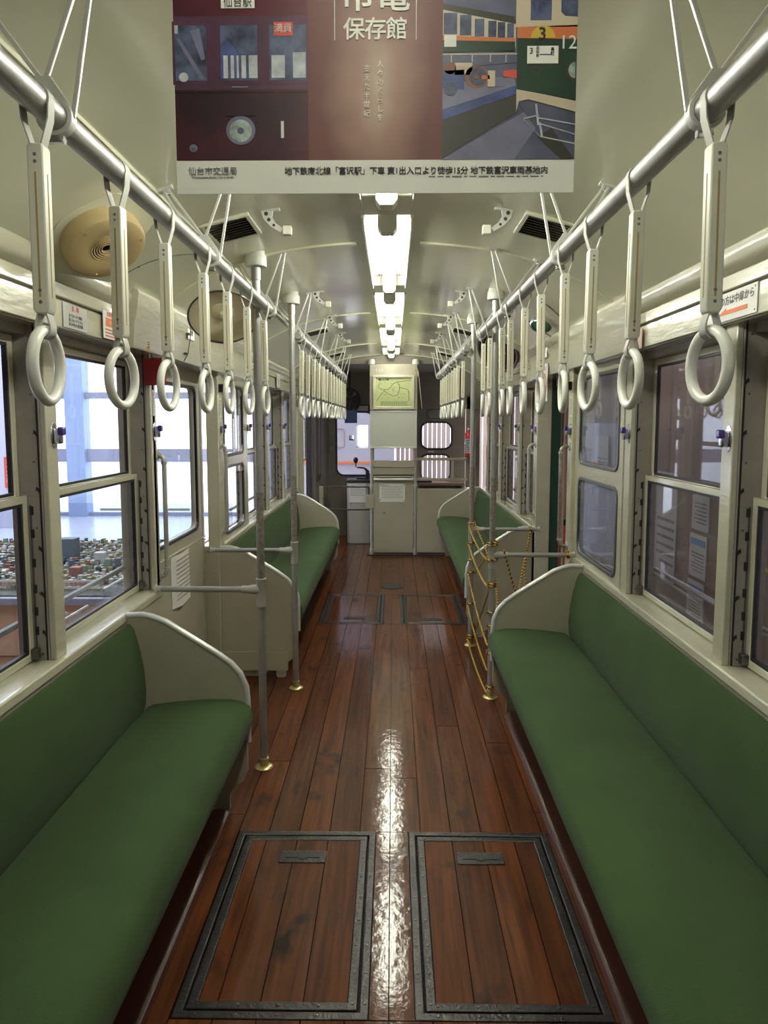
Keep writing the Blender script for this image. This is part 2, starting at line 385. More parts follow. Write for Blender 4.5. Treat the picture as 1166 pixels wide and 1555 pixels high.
def sash(s, d0, d1, y0, y1, z0, z1, fw, par, g='glass'):
    f = MB().prism([(y0, z0), (y1, z0), (y1, z1), (y0, z1)], W(s, d0), W(s, d1), 'x', None, [(y0 + fw, z0 + fw), (y1 - fw, z0 + fw), (y1 - fw, z1 - fw), (y0 + fw, z1 - fw)]).build('sash_frame', 'cream', par, .003)
    q = fw + .009
    MB().prism([(y0 + fw, z0 + fw), (y1 - fw, z0 + fw), (y1 - fw, z1 - fw), (y0 + fw, z1 - fw)], W(s, d0 + .004), W(s, d1 - .002), 'x', None, [(y0 + q, z0 + q), (y1 - q, z0 + q), (y1 - q, z1 - q), (y0 + q, z1 - q)]).build('rubber_edge', 'rubber', f)
    dm = (d0 + d1) / 2
    MB().box(W(s, dm - .0015), W(s, dm + .0015), y0 + fw, y1 - fw, z0 + fw, z1 - fw).build('pane', g, f, smooth=False)
wn = 0
for s, P, skip in ((-1, PL, 3.03), (1, PR, 2.98)):
    for a, c in zip(P, P[1:]):
        if a == skip: continue
        wn += 1
        f = MB().box(W(s, 1.062), W(s, 1.12), a + .067, c - .001, 1.775, 1.803).build('window_%d' % wn, 'jamb'); tag(f, kind='structure')
        g = 'glass' if s < 0 else 'glassr'
        sash(s, 1.098, 1.116, a + .05, c - .002, 1.275, 1.775, .026, f, g)
        sash(s, 1.076, 1.094, a + .05, c - .002, .792, 1.300, .024, f, g)
        MB().tube([(W(s, 1.155), a + .12, .885), (W(s, 1.155), c + .06, .885)], .011, 8).build('guard_bar', 'steel', f)

# fixed two-pane panel (door pocket) each side
def rubber_pane(s, y0, y1, z0, z1, d, par, g):
    o = MB().prism(rrect(y0 - .018, y1 + .018, z0 - .018, z1 + .018, .055), W(s, d - .006), W(s, d + .012), 'x', None, rrect(y0, y1, z0, z1, .04)).build('rubber_gasket', 'rubberg', par, .003)
    MB().prism(rrect(y0 - .004, y1 + .004, z0 - .004, z1 + .004, .04), W(s, d + .003), W(s, d + .006), 'x').build('pane', g, o, smooth=False)
def holed(b, s, d0, d1, Y0, Y1, Z0, Z1, holes, m):
    """wall panel with rounded openings stacked vertically"""
    zs = [Z0] + [(a[3] + c[2]) / 2 for a, c in zip(holes, holes[1:])] + [Z1]
    for h, za, zb in zip(holes, zs, zs[1:]):
        y0, y1, z0, z1 = h; inner = rrect(y0, y1, z0, z1, .045)
        outer = []
        for (y, z) in inner:      # project each corner fan to the rectangle border
            cy, cz = (y0 + y1) / 2, (z0 + z1) / 2; dy, dz = y - cy, z - cz
            t = min(((Y1 if dy > 0 else Y0) - cy) / dy if abs(dy) > 1e-6 else 9e9, ((zb if dz > 0 else za) - cz) / dz if abs(dz) > 1e-6 else 9e9)
            outer.append((cy + dy * t, cz + dz * t))
        # snap the nearest outer vertex to each true corner
        for cyn, czn in ((Y0, za), (Y0, zb), (Y1, za), (Y1, zb)):
            k = min(range(len(outer)), key=lambda i: (outer[i][0] - cyn) ** 2 + (outer[i][1] - czn) ** 2); outer[k] = (cyn, czn)
        b.prism(outer, W(s, d0), W(s, d1), 'x', m, inner)
hp = [(3.13, 3.76, .838, 1.215), (3.13, 3.76, 1.315, 1.735)]
b = MB(); holed(b, 1, 1.008, 1.035, 3.06, 3.90, .789, 1.80, hp, 'cream'); pR = b.build('trim_50', None); tag(pR, kind='structure')
for h in hp: rubber_pane(1, *h, 1.008, pR, 'glass_dust')
hp = [(4.33, 4.86, .838, 1.230), (4.33, 4.86, 1.32, 1.735)]
b = MB(); holed(b, -1, 1.008, 1.035, 4.20, 4.96, .789, 1.80, hp, 'cream'); pL = b.build('trim_51', None); tag(pL, kind='structure')
for h in hp: rubber_pane(-1, *h, 1.008, pL, 'glass')
# door posts
def post(n, s, y0, y1, d0=.985, d1=1.06):
    o = MB().box(W(s, d0), W(s, d1), y0, y1, 0, 1.80).build('trim_%d' % n, 'cream', None, .006); tag(o, kind='structure'); return o
post(60, -1, 3.045, 3.085, 1.01, 1.16); post(61, -1, 4.105, 4.20); post(62, 1, 3.86, 3.945); post(63, 1, 4.865, 4.94, 1.0, 1.1)
o = MB().box(W(1, 1.10), W(1, 1.165), 4.87, 4.93, -.02, 1.85).build('trim_64', 'greendoor', None, .004); tag(o, kind='structure')
o = MB().box(W(1, 1.19), W(1, 1.205), 4.90, 4.96, -.5, 2.05).build('trim_65', 'peach', None, .004); tag(o, kind='structure')
# closed sliding door on the left
hd = [(3.25, 3.98, .925, 1.700)]
b = MB(); holed(b, -1, 1.085, 1.12, 3.10, 4.12, 0.0, 1.80, hd, 'cream2'); dl = b.build('door_1', None); tag(dl, kind='structure')
MB().prism(rrect(3.235, 3.995, .910, 1.715, .06), W(-1, 1.080), W(-1, 1.095), 'x', None, rrect(3.25, 3.98, .925, 1.70, .045)).build('rubber_gasket', 'rubber', dl, .002)
MB().prism(rrect(3.245, 3.985, .92, 1.705, .045), W(-1, 1.10), W(-1, 1.103), 'x').build('pane', 'glass', dl)
MB().box(W(-1, 1.078), W(-1, 1.086), 3.10, 4.12, .845, .857).build('ledge', 'cream', dl, .002)
for y in (3.12, 4.07): MB().box(W(-1, 1.08), W(-1, 1.086), y, y + .02, .05, 1.78).build('panel_trim', 'cream2', dl)
# step wells / thresholds beside the doors
o = box('trim_70', W(-1, .99), W(-1, 1.16), 3.08, 4.12, -.06, -.002, 'blackm'); tag(o, kind='structure')
o = box('trim_71', W(1, .99), W(1, 1.16), 3.95, 4.88, -.06, -.002, 'blackm'); tag(o, kind='structure')

# ---- ceiling: curved sheet with a lamp trough down the middle
CP = [(0, 2.272), (.086, 2.270), (.2, 2.262), (.32, 2.250), (.42, 2.237), (.56, 2.205), (.68, 2.165), (.79, 2.115), (.88, 2.062), (.945, 2.015), (.985, 1.985), (1.02, 1.965)]
def cz(d):
    for (a, za), (b_, zb) in zip(CP, CP[1:]):
        if a <= d <= b_: return za + (zb - za) * (d - a) / (b_ - a)
    return CP[-1][1]
import bisect
def smooth_profile(n=40):
    out = []
    for i in range(n + 1):
        d = .086 + (1.02 - .086) * i / n
        # Catmull-Rom style smoothing by averaging neighbours
        out.append((d, sum(cz(max(0, min(1.02, d + k * .02))) for k in (-2, -1, 0, 1, 2)) / 5))
    out[0] = (.086, 2.270)
    return out
SP = smooth_profile()
FX = [(-3.62, -2.27), (-2.05, -.70), (-.48, .87), (1.10, 2.45), (2.67, 4.02), (4.24, 5.59), (5.81, 7.16), (7.38, 7.98)]
b = MB()
ys = [YB + (8.02 - YB) * i / 24 for i in range(25)]
for s in (-1, 1):
    vv = [(W(s, d), y, z + t) for t in (0, .03) for y in ys for d, z in SP]
    n = len(SP); ny = len(ys); ff = []
    for t in (0, 1):
        for j in range(ny - 1):
            for i in range(n - 1):
                a = t * n * ny + j * n + i; ff.append((a, a + 1, a + n + 1, a + n))
    for j in range(ny - 1):
        for i in (0, n - 1): a = j * n + i; ff.append((a, a + n, a + n + n * ny, a + n * ny))
    b.add(vv, ff)
ceil = b.build('ceiling', 'ceil'); tag(ceil, kind='structure')
prev = YB
for a, c in FX:
    if c < YB: continue
    a = max(a, YB)
    if a > prev: MB().box(W(-1, .0865), W(1, .0865), prev, a, 2.268, 2.30).build('centre_panel', 'ceil', ceil, .002)
    prev = c
MB().box(W(-1, .0865), W(1, .0865), prev, 8.02, 2.268, 2.30).build('centre_panel', 'ceil', ceil, .002)
RB = [1.15, 3.06, 4.97, 6.87, -.76]
for y in RB:
    for s in (-1, 1):
        r = [(W(s, d), z + .002) for d, z in SP if d > .12 and d < 1.0] ; r2 = [(x, z - .011) for x, z in r]
        MB().prism(r + r2[::-1], y - .017, y + .017, 'y').build('roof_rib', 'ceil', ceil)
for s in (-1, 1):
    for d in (.655, .675):
        MB().tube([(W(s, d), YB, cz(d) - .002), (W(s, d), 7.95, cz(d) - .002)], .006, 6).build('conduit', 'ceil', ceil)
# end of the car behind the camera, and outer roof
o = box('wall_back', W(-1, 1.17), W(1, 1.17), YB - .05, YB, -.06, 2.31, 'cream2'); tag(o, kind='structure')

# ---- fluorescent fixtures
def fixture(a, c, lab, tm='tube'):
    t = thing('ceiling_light', lab, 'light', (XC, a, 2.27), 'fluorescent lights along the ceiling centre')
    L = c - a
    MB().prism([(-.086, 0.0), (-.086, .052), (.086, .052), (.086, 0), (.083, 0), (.083, .049), (-.083, .049), (-.083, 0)], 0, L, 'y').build('reflector_tray', 'tray', t)
    for y in (.001, L - .004): MB().box(-.083, .083, y, y + .003, 0.0, .05).build('tray_end', 'tray', t)
    for sx in (-1, 1):
        MB().box(sx * .086, sx * .096, 0, L, -.014, 0.0).build('tray_lip', 'ceil', t, .002)
    for y0 in (.02, L - .085):
        h = [(-.036, .048), (-.036, -.038), (-.022, -.056), (.022, -.056), (.036, -.038), (.036, .048)]
        MB().prism(h, y0, y0 + .065, 'y').build('lamp_holder', 'lamp_end', t, .003)
        for sx in (-.055, .055):
            MB().lathe([(.005, .048), (.004, .043), (0, .042)], (sx, y0 + .03, 0), 8).build('screw', 'rivet', t)
    MB().lathe([(.0, .088), (.0155, .088), (.0155, L - .088), (0, L - .088)], (0, 0, -.014), 14, 'y').build('tube', tm, t)
    return t
labs = ['first lit fluorescent ceiling light, mostly hidden behind the hanging poster', 'large lit fluorescent ceiling light just beyond the poster', 'middle lit fluorescent ceiling light, third from the poster', 'small lit fluorescent ceiling light, second from the far bulkhead', 'farthest lit fluorescent ceiling light above the route map box']
for (a, c), lab in zip(FX[2:], ['lit fluorescent ceiling light directly overhead, in front of the hanging poster'] + labs): fixture(a, c, lab, 'tube' if a > 0 else 'tube_dim')

# ============================================================ LIVERY OF THE ROOF: vents, clips, dishes
def vent(s, y, lab):
    t = thing('ceiling_vent', lab, 'vent', (W(s, .555), y, cz(.555)))
    t.rotation_euler = (0, s * rad(14), 0)
    MB().prism([(-.088, -.125), (.088, -.125), (.088, .125), (-.088, .125)], -.012, .004, 'z', None, [(-.072, -.109), (.072, -.109), (.072, .109), (-.072, .109)]).build('vent_frame', 'ceil', t, .002)
    MB().box(-.073, .073, -.11, .11, -.002, .003).build('backing', 'black', t)
    for k in range(8):
        y0 = -.10 + k * .0275
        MB().prism([(y0, -.012), (y0 + .004, -.012), (y0 + .016, .0), (y0 + .012, 0)], -.072, .072, 'x').build('slat', 'darkgrille', t, smooth=False)
for s, nm in ((-1, 'left'), (1, 'right')):
    vent(s, 2.60, 'dark slatted ceiling vent nearest the camera on the %s side' % nm)
    vent(s, 5.50, 'small dark slatted ceiling vent far back on the %s side, beyond the first poles' % nm)
    vent(s, 7.35, 'farthest tiny ceiling vent near the bulkhead on the %s side' % nm)
def clip(s, y, lab):
    t = thing('poster_clip', lab, 'bracket', (W(s, .40), y, cz(.40)), 'perforated poster clips under the ceiling')
    MB().box(-.035, .035, -.008, .008, -.004, .004).build('mounting_plate', 'alu', t, .001)
    out = [(.03 * s, -.003), (.022 * s, -.03), (0, -.055), (-.035 * s, -.075), (-.045 * s, -.062), (-.02 * s, -.045), (-.008 * s, -.025), (-.012 * s, -.003)]
    MB().prism(out, -.003, .003, 'y').build('curved_arm', 'alu', t, .001)
    for (x, z, r) in ((.012, -.014, .007), (.003, -.034, .0065), (-.014, -.052, .005)):
        MB().lathe([(r, -.0036), (r, .0036)], (x * s, 0, z), 10, 'y').build('round_hole', 'darkgrille', t)
    MB().box(-.075 * s, -.045 * s, -.012, .012, -.085, -.055).build('end_block', 'sleeve', t, .003)
for y, d in ((2.50, 'nearest the camera, beside the first light'), (4.03, 'by the second roof rib'), (4.93, 'third from the camera'), (5.88, 'farthest from the camera')):
    for s, nm in ((-1, 'left'), (1, 'right')): clip(s, y, 'white perforated poster clip on the %s ceiling, %s' % (nm, d))

def aim(t, n): t.rotation_euler = Vector(n).normalized().to_track_quat('-Z', 'Y').to_euler()
def disc_frame(s, d, z, y, tilt):
    return (W(s, d), y, z), (0, s * rad(tilt), 0)
# beige louvred dome, left near
loc, rot = (-.842, 2.10, 2.045), 0
t = thing('ceiling_speaker', 'round beige speaker with concentric louvres on the left coving', 'speaker', loc); aim(t, (.50, -.30, -.80)); t.scale = (.84, .84, .84)
prof = [(0, -.048), (.052, -.048), (.055, -.040), (.105, -.052), (.132, -.048), (.140, -.035), (.140, .012)]
MB().lathe([(.050, -.044), (.078, -.050), (.125, -.053), (.134, -.048), (.139, -.036), (.139, .012), (.02, .012)], (0, 0, 0), 40, caps=False).build('housing', 'beige', t)
MB().lathe([(0, -.036), (.06, -.036)], (0, 0, 0), 30).build('dark_cavity', 'black', t)
for k in range(7):
    r = .016 + k * .0085; MB().lathe([(r, -.046), (r + .0045, -.048), (r + .0055, -.040), (r, -.038), (r, -.046)], (0, 0, 0), 30).build('louvre_ring', 'beige', t)
for a in (20, 140, 260): MB().lathe([(.006, -.0515), (.005, -.0545), (0, -.0548)], (.118 * math.cos(rad(a)), .118 * math.sin(rad(a)), 0), 10).build('screw_recess', 'stain', t)
MB().box(-.15, .17, -.19, .19, .004, .02).build('mounting_board', 'ceil', t, .003)
# shallow beige dish lamp-like cover, left, second
loc = (-.709, 3.0, 1.952)
t = thing('fan_dish', 'shallow beige dish with grey rim under the left coving', 'fan cover', loc); aim(t, (.17, -.66, -.80))
MB().lathe([(.02, .035), (.05, .03), (.11, .012), (.138, -.004), (.141, -.004), (.12, .018), (.05, .045), (.02, .05)], (0, 0, 0), 40).build('dish', 'beige2', t)
MB().tube([(.140 * math.cos(a * PI / 20), .140 * math.sin(a * PI / 20), -.004) for a in range(40)], .004, 6, closed=True).build('rim', 'rivet', t)
MB().lathe([(0, .0), (.012, .002), (.016, .018), (.045, .026), (.05, .034), (0, .036)], (0, 0, 0), 20).build('boss', 'beige2', t)
MB().tube([(0, 0, .04), (0, 0, .13)], .011, 10).build('stem', 'ceil', t)
# round hatch plates with screws on the coving (outline of removed fans)
def round_plate(s, d, y, R, lab):
    t = thing('coving_plate', lab, 'plate', (W(s, d), y, cz(d) - .004)); t.rotation_euler = (0, s * rad(38), 0)
    MB().lathe([(R, -.001), (R, .004), (R - .004, .004), (R - .004, -.001), (R, -.001)], (0, 0, 0), 48).build('seam', 'darkgrille', t)
    for a in range(0, 360, 45): MB().lathe([(.006, -.001), (.005, -.005), (0, -.006)], ((R + .012) * math.cos(rad(a + 10)), (R + .012) * math.sin(rad(a + 10)), 0), 8).build('screw', 'rivet', t)
    return t
round_plate(1, .80, 3.95, .27, 'round screwed plate seam on the right coving behind the green lens')
# round porthole with amber streaks, right
loc = (.775, 5.35, 2.035)
t = thing('fan_opening', 'round dark opening with amber streaks in the right coving', 'opening', loc); aim(t, (-.55, -.62, -.55)); t.scale = (.80, .80, .80)
MB().lathe([(.20, .005), (.21, .05), (.20, .16), (.12, .26)], (0, 0, 0), 40, caps=False).build('housing_bowl', 'ceil', t)
MB().lathe([(.20, .01), (.215, .004), (.215, -.008), (.20, -.012), (.19, -.006), (.19, .02)], (0, 0, 0), 40, caps=False).build('rim', 'rivet', t)
MB().lathe([(0, -.001), (.195, -.001)], (0, 0, 0), 40).build('dark_glass', 'amberdark', t)
for k in range(7):
    MB().box(.02 - .025 * k + .05, .027 - .025 * k + .05, -.15 + .02 * k, .10 - .01 * k, -.004, -.002).build('amber_streak', 'copper', t)
# green lens, right
loc = (W(1, .835), 3.98, 2.052)
t = thing('indicator_lens', 'small round green indicator lens in a chrome rim on the right coving', 'lens', loc); aim(t, (-.25, -.42, -.85))
MB().lathe([(.062, .012), (.064, -.006), (.058, -.018), (.050, -.018), (.050, .0)], (0, 0, 0), 32, caps=False).build('chrome_rim', 'chrome', t)
MB().lathe([(0, -.026), (.025, -.024), (.045, -.016), (.052, -.006)], (0, 0, 0), 28).build('lens', 'greenglass', t)

# ---- door engine covers above the doors
def cover(s, y0, y1, lab):
    t = thing('door_gear_cover', lab, 'cover', (W(s, 1.0), y0, 1.80))
    pts = [(1.0, 1.795), (.955, 1.795), (.952, 1.80), (.946, 1.895), (.942, 1.903), (.925, 2.0), (.93, 2.012), (.95, 2.02), (1.0, 2.03)]
    place(t, MB().prism([(W(s, d), z) for d, z in pts], y0, y1, 'y').build('cover_box', 'cream', None, .003), (W(s, 1.0), y0, 1.80))
    return t
cover(-1, 2.70, 4.70, 'long cream metal cover above the left sliding door')
cover(1, 2.85, 4.85, 'long cream metal cover above the open right doorway')

# ============================================================ HANGING BARS, BRACKETS AND STRAPS
BZ = 1.990
BX = {-1: -.525, 1: .475}
def bar(s, y0, y1, lab):
    o = MB().lathe([(0, 0), (.018, 0), (.0205, .002), (.0205, y1 - y0 - .002), (.018, y1 - y0), (0, y1 - y0)], (0, 0, 0), 20, 'y').build('strap_bar', 'steel', None, loc=(BX[s], y0, BZ))
    tag(o, lab, 'handrail'); return o
bar(-1, -2.4, 3.13, 'near left ceiling handrail bar of brushed metal carrying straps')
bar(-1, 3.96, 7.78, 'far left ceiling handrail bar beyond the poles, carrying straps')
bar(1, -2.4, 3.97, 'near right ceiling handrail bar of brushed metal carrying straps')
bar(1, 4.66, 7.60, 'far right ceiling handrail bar beyond the poles, carrying straps')
def flat(b, p, q, wdt, th):
    """flat bar in the XZ plane from p to q"""
    p, q = Vector((p[0], 0, p[1])), Vector((q[0], 0, q[1])); d = (q - p).normalized(); n = Vector((-d.z, 0, d.x)) * wdt / 2
    v = []
    for y in (-th / 2, th / 2):
        for c in (p - n, p + n, q + n, q - n): v.append((c.x, y, c.z))
    b.add(v, [(0, 1, 2, 3), (7, 6, 5, 4), (0, 4, 5, 1), (1, 5, 6, 2), (2, 6, 7, 3), (3, 7, 4, 0)])
def bracket(s, y, lab):
    t = thing('bar_bracket', lab, 'bracket', (BX[s], y, BZ), 'cast V-shaped brackets holding the ceiling handrails')
    i = -s      # inboard direction
    MB().prism([(.0285 * math.cos(a * PI / 12), .0285 * math.sin(a * PI / 12)) for a in range(24)], -.009, .009, 'y', None, [(.0207 * math.cos(a * PI / 12), .0207 * math.sin(a * PI / 12)) for a in range(24)]).build('clamp_ring', 'alu', t, .001)
    MB().lathe([(.006, -.012), (.006, .012)], (0, 0, -.033), 8, 'x').build('clamp_screw', 'chrome', t)
    zi = cz(abs(BX[s] + i * .063 - XC)) - BZ - .004; zo = cz(abs(BX[s] - i * .125 - XC)) - BZ - .004
    MB().prism([(i * -.030, .062), (i * -.006, .062), (i * .024, .018), (i * .012, .0235), (i * -.010, .040), (i * -.020, .020), (i * -.0265, .008), (i * -.030, .03)], -.004, .004, 'y').build('cast_web', 'alu', t, .001)
    for (a, c) in (((i * .0265, .0), (i * .070, zi)), ((i * -.014, .056), (i * .056, zi)), ((i * -.020, .056), (i * -.118, zo)), ((i * -.0265, .002), (i * -.132, zo))):
        bb = MB(); flat(bb, a, c, .0075, .006); bb.build('rod', 'alu', t, .0012)
    for x, z, tt in ((i * .063, zi, 8), (i * -.125, zo, 20)):
        m_ = MB().box(-.022, .022, -.011, .011, -.004, .006).build('ceiling_mount', 'alu', t, .0015); m_.location = (x, 0, z); m_.rotation_euler = (0, s * rad(tt), 0)
        MB().lathe([(.005, -.007), (.004, -.010), (0, -.010)], (0, .018, 0), 8).build('bolt', 'chrome', m_)
BY = {-1: [-.76, .20, 1.15, 2.09, 3.06, 4.02, 4.97, 5.93, 6.87, 7.70], 1: [-.76, .20, 1.14, 2.08, 3.02, 3.90, 4.76, 5.35, 5.93, 6.87, 7.52]}
for s, nm in ((-1, 'left'), (1, 'right')):
    for k, y in enumerate(BY[s]):
        if y < .9: continue
        bracket(s, y, 'silver V bracket on the %s handrail, %s' % (nm, ['closest to the camera', 'second from the camera', 'third from the camera', 'fourth from the camera', 'fifth from the camera', 'sixth from the camera', 'seventh from the camera', 'eighth from the camera', 'ninth from the camera'][k - 2]))

def make_strap():
    t = thing('hand_strap', 'x', 'hand strap', (0, 0, 0), 'hanging straps along the ceiling handrails')
    # belt round the bar
    n = 14; pts = [(-.006, -.075), (-.0205, -.028)] + [(.0232 * math.cos(rad(a)), .0232 * math.sin(rad(a))) for a in range(200, -21, -20)] + [(.0205, -.028), (.006, -.075)]
    inn = [(-.0035, -.075), (-.0183, -.028)] + [(.0210 * math.cos(rad(a)), .0210 * math.sin(rad(a))) for a in range(200, -21, -20)] + [(.0183, -.028), (.0035, -.075)]
    b_ = MB(); n = len(pts)
    v = [(x, y, z) for y in (-.0095, .0095) for (x, z) in pts + inn]
    f = []
    for i in range(n - 1):
        f += [(i, i + 1, n + i + 1, n + i), (2 * n + i, 3 * n + i, 3 * n + i + 1, 2 * n + i + 1), (i, 2 * n + i, 2 * n + i + 1, i + 1), (n + i, n + i + 1, 3 * n + i + 1, 3 * n + i)]
    b_.add(v, f); b_.build('belt_loop', 'belt', t)
    # sleeve
    s_ = MB().prism([(-.0100, -.064), (.0100, -.064), (.0120, -.069), (.0120, -.302), (.008, -.309), (-.008, -.309), (-.0120, -.302), (-.0120, -.069)], -.0128, .0128, 'y').build('sleeve', 'sleeve', t, .0022)
    for sx in (-1, 1):
        MB().box(-.0015, .0015, sx * .0126, sx * .0132, -.285, -.105).build('seam', 'stain', s_)
        MB().box(sx * .0119, sx * .0126, -.0012, .0012, -.285, -.105).build('seam', 'stain', s_)
    for z in (-.080, -.090, -.275, -.292):
        MB().lathe([(.003, 0), (.002, -.001), (0, -.001)], (0, -.0127, z), 8, 'y').build('rivet', 'inkg', s_)
    # lower loop around the ring
    zr = -.330
    po = [(-.005, -.300), (-.0125, zr + .004)] + [(.0125 * math.cos(rad(a)), zr - .004 + .0125 * math.sin(rad(a))) for a in range(180, 361, 22)] + [(.0125, zr + .004), (.005, -.300)]
    pi_ = [(-.003, -.300), (-.0102, zr + .004)] + [(.0102 * math.cos(rad(a)), zr - .004 + .0102 * math.sin(rad(a))) for a in range(180, 361, 22)] + [(.0102, zr + .004), (.003, -.300)]
    n = len(po); v = [(x, y, z) for y in (-.010, .010) for (x, z) in po + pi_]; f = []
    for i in range(n - 1):
        f += [(i, i + 1, n + i + 1, n + i), (2 * n + i, 3 * n + i, 3 * n + i + 1, 2 * n + i + 1), (i, 2 * n + i, 2 * n + i + 1, i + 1), (n + i, n + i + 1, 3 * n + i + 1, 3 * n + i)]
    MB().add(v, f).build('lower_loop', 'belt', t)
    c = zr - .004 - .052
    r_ = MB().tube([(0, .0525 * math.cos(a * PI / 20), .0525 * math.sin(a * PI / 20)) for a in range(40)], .0088, 12, closed=True).build('ring', 'ring', t, loc=(0, 0, c))
    return t
proto = make_strap()
ordn = ['closest to the camera', 'second from the camera', 'third from the camera', 'fourth from the camera', 'fifth from the camera', 'sixth from the camera', 'seventh from the camera', 'eighth from the camera', 'ninth from the camera', 'tenth from the camera', 'eleventh from the camera', 'twelfth from the camera', 'last before the bulkhead']
SL1 = [1.088, 1.392, 1.673, 2.0, 2.285, 2.585, 2.92]
SL2 = [4.13 + .304 * k for k in range(13)]
SR1 = [1.098, 1.435, 1.743, 2.02, 2.345, 2.62, 2.93, 3.17, 3.54, 3.80]
SR2 = [4.88] + [5.26 + .262 * k for k in range(8)]
first = True; rs = random.Random(5)
for s, ys_, nm in ((-1, SL1, 'near left handrail'), (1, SR1, 'near right handrail'), (-1, SL2, 'far left handrail'), (1, SR2, 'far right handrail')):
    for k, y in enumerate(ys_):
        o = proto if first else copy_tree(proto); first = False
        o.location = (BX[s], y, BZ); o.rotation_euler = (rs.uniform(-1, 1) * .012, rs.uniform(-1, 1) * .012, rad(-2.0 + rs.uniform(-4, 4)))
        for ch in o.children:
            if ch.name.startswith('ring'): ch.rotation_euler = (0, 0, rad(rs.uniform(-5, 5)))
        tag(o, 'white ring strap on the %s, %s' % (nm, ordn[k] if k < len(ys_) - 1 or 'far' not in nm else 'last before the bulkhead'), 'hand strap', 'hanging straps on the ' + nm)

# ============================================================ STANCHION POLES
def stanchion(s, x, y, lab, ztop=2.185):
    at = (x, y, 0)
    t = thing('stanchion_pole', lab, 'pole', at)
    A = lambda o: place(t, o, at)
    A(MB().lathe([(.0165, .03), (.0165, .80)], at, 18).build('lower_pole', 'steel'))
    A(MB().lathe([(.0165, .80), (.0165, 1.22), (.0165, 1.22)], at, 18).build('worn_pole_section', 'steelw'))
    A(MB().lathe([(.0165, 1.22), (.0165, ztop - .03)], at, 18).build('upper_pole', 'steel'))
    A(MB().lathe([(.038, 0), (.040, .004), (.034, .009), (.021, .012), (.019, .012), (.019, .03), (.0205, .032), (.0205, .045), (.0165, .046)], at, 24).build('base_flange', 'brass'))
    # tee fitting
    zt = .80
    tee = A(MB().lathe([(.0165, -.075), (.021, -.073), (.021, .040), (.0225, .042), (.0225, .048), (.0165, .049)], (x, y, zt), 20).build('tee_fitting', 'silver'))
    A(MB().lathe([(.0225, 0), (.020, s * .03), (.016, s * .05), (.016, s * .075), (.011, s * .076)], (x + s * .008, y, zt), 16, 'x').build('tee_branch', 'silver'))
    xw = W(s, 1.005)
    A(MB().lathe([(.0125, 0), (.0125, xw - x - s * .012)], (x, y, zt), 14, 'x').build('handrail', 'steel'))
    A(MB().lathe([(.020, 0), (.020, -s * .006), (.015, -s * .010), (.015, -s * .028), (.012, -s * .029)], (xw, y, zt), 16, 'x').build('wall_flange', 'silver'))
    A(MB().lathe([(.0165, -.085), (.0195, -.084), (.0195, -.034), (.017, -.033), (.017, -.02)], (x, y, ztop), 18).build('top_collar', 'steel'))
    A(MB().lathe([(.020, -.030), (.043, -.030), (.045, -.026), (.045, .012), (.043, .015), (.040, .015), (.038, .035), (.030, .05), (.0, .052)], (x, y, ztop), 24).build('ceiling_socket', 'lamp_end'))
    return t
stanchion(-1, -.568, 3.0, 'left vertical pole nearest the camera, with crossbar to the wall')
stanchion(-1, -.554, 3.935, 'left vertical pole farther away, past the closed sliding door')
stanchion(1, .538, 3.812, 'right vertical pole nearest the camera, wrapped with black and yellow rope')
stanchion(1, .527, 4.731, 'right vertical pole farther away, wrapped with black and yellow rope')
# ---- cab stanchions / door side grab rails
def grab(s, y, lab, z0=.87, z1=1.385, d=1.0, out=.055, rise=.04, m='silver'):
    at = (W(s, d), y, z0)
    t = thing('grab_rail', lab, 'grab rail', at); A = lambda o: place(t, o, at)
    xi = W(s, d - out); r = .03
    path = [(W(s, d), y, z1)] + [(xi + s * r * (1 - math.sin(a)), y, z1 - r * (1 - math.cos(a))) for a in (0, PI / 6, PI / 3, PI / 2)]
    path += [(xi + s * r * (1 - math.sin(a)), y, z0 + r * (1 - math.cos(a))) for a in (PI / 2, PI / 3, PI / 6, 0)] + [(W(s, d), y, z0)]
    A(MB().tube(path, .0105, 10).build('rail', 'steelw' if m == 'worn' else m))
    for z in (z1, z0): A(MB().lathe([(.024, 0), (.024, -s * .004), (.012, -s * .008)], (W(s, d), y, z), 14, 'x').build('flange', m if m != 'worn' else 'silver'))
    for z in (z1 - r - .012, z0 + r): A(MB().lathe([(.0105, 0), (.0135, .001), (.0135, .012), (.0105, .013)], (xi, y, z), 12).build('coupling', 'silver'))
grab(-1, 3.10, 'vertical grab rail beside the closed left sliding door, near end', z0=.835, z1=1.375, d=1.012, out=.03)
grab(-1, 4.14, 'vertical grab rail on the post past the left sliding door', d=.985, out=.03)
grab(1, 3.90, 'worn vertical grab rail before the open right doorway', z0=.835, z1=1.385, d=.985, out=.045, m='worn')
grab(1, 4.90, 'vertical grab rail past the open right doorway', z0=.88, z1=1.365, d=1.0, out=.045)

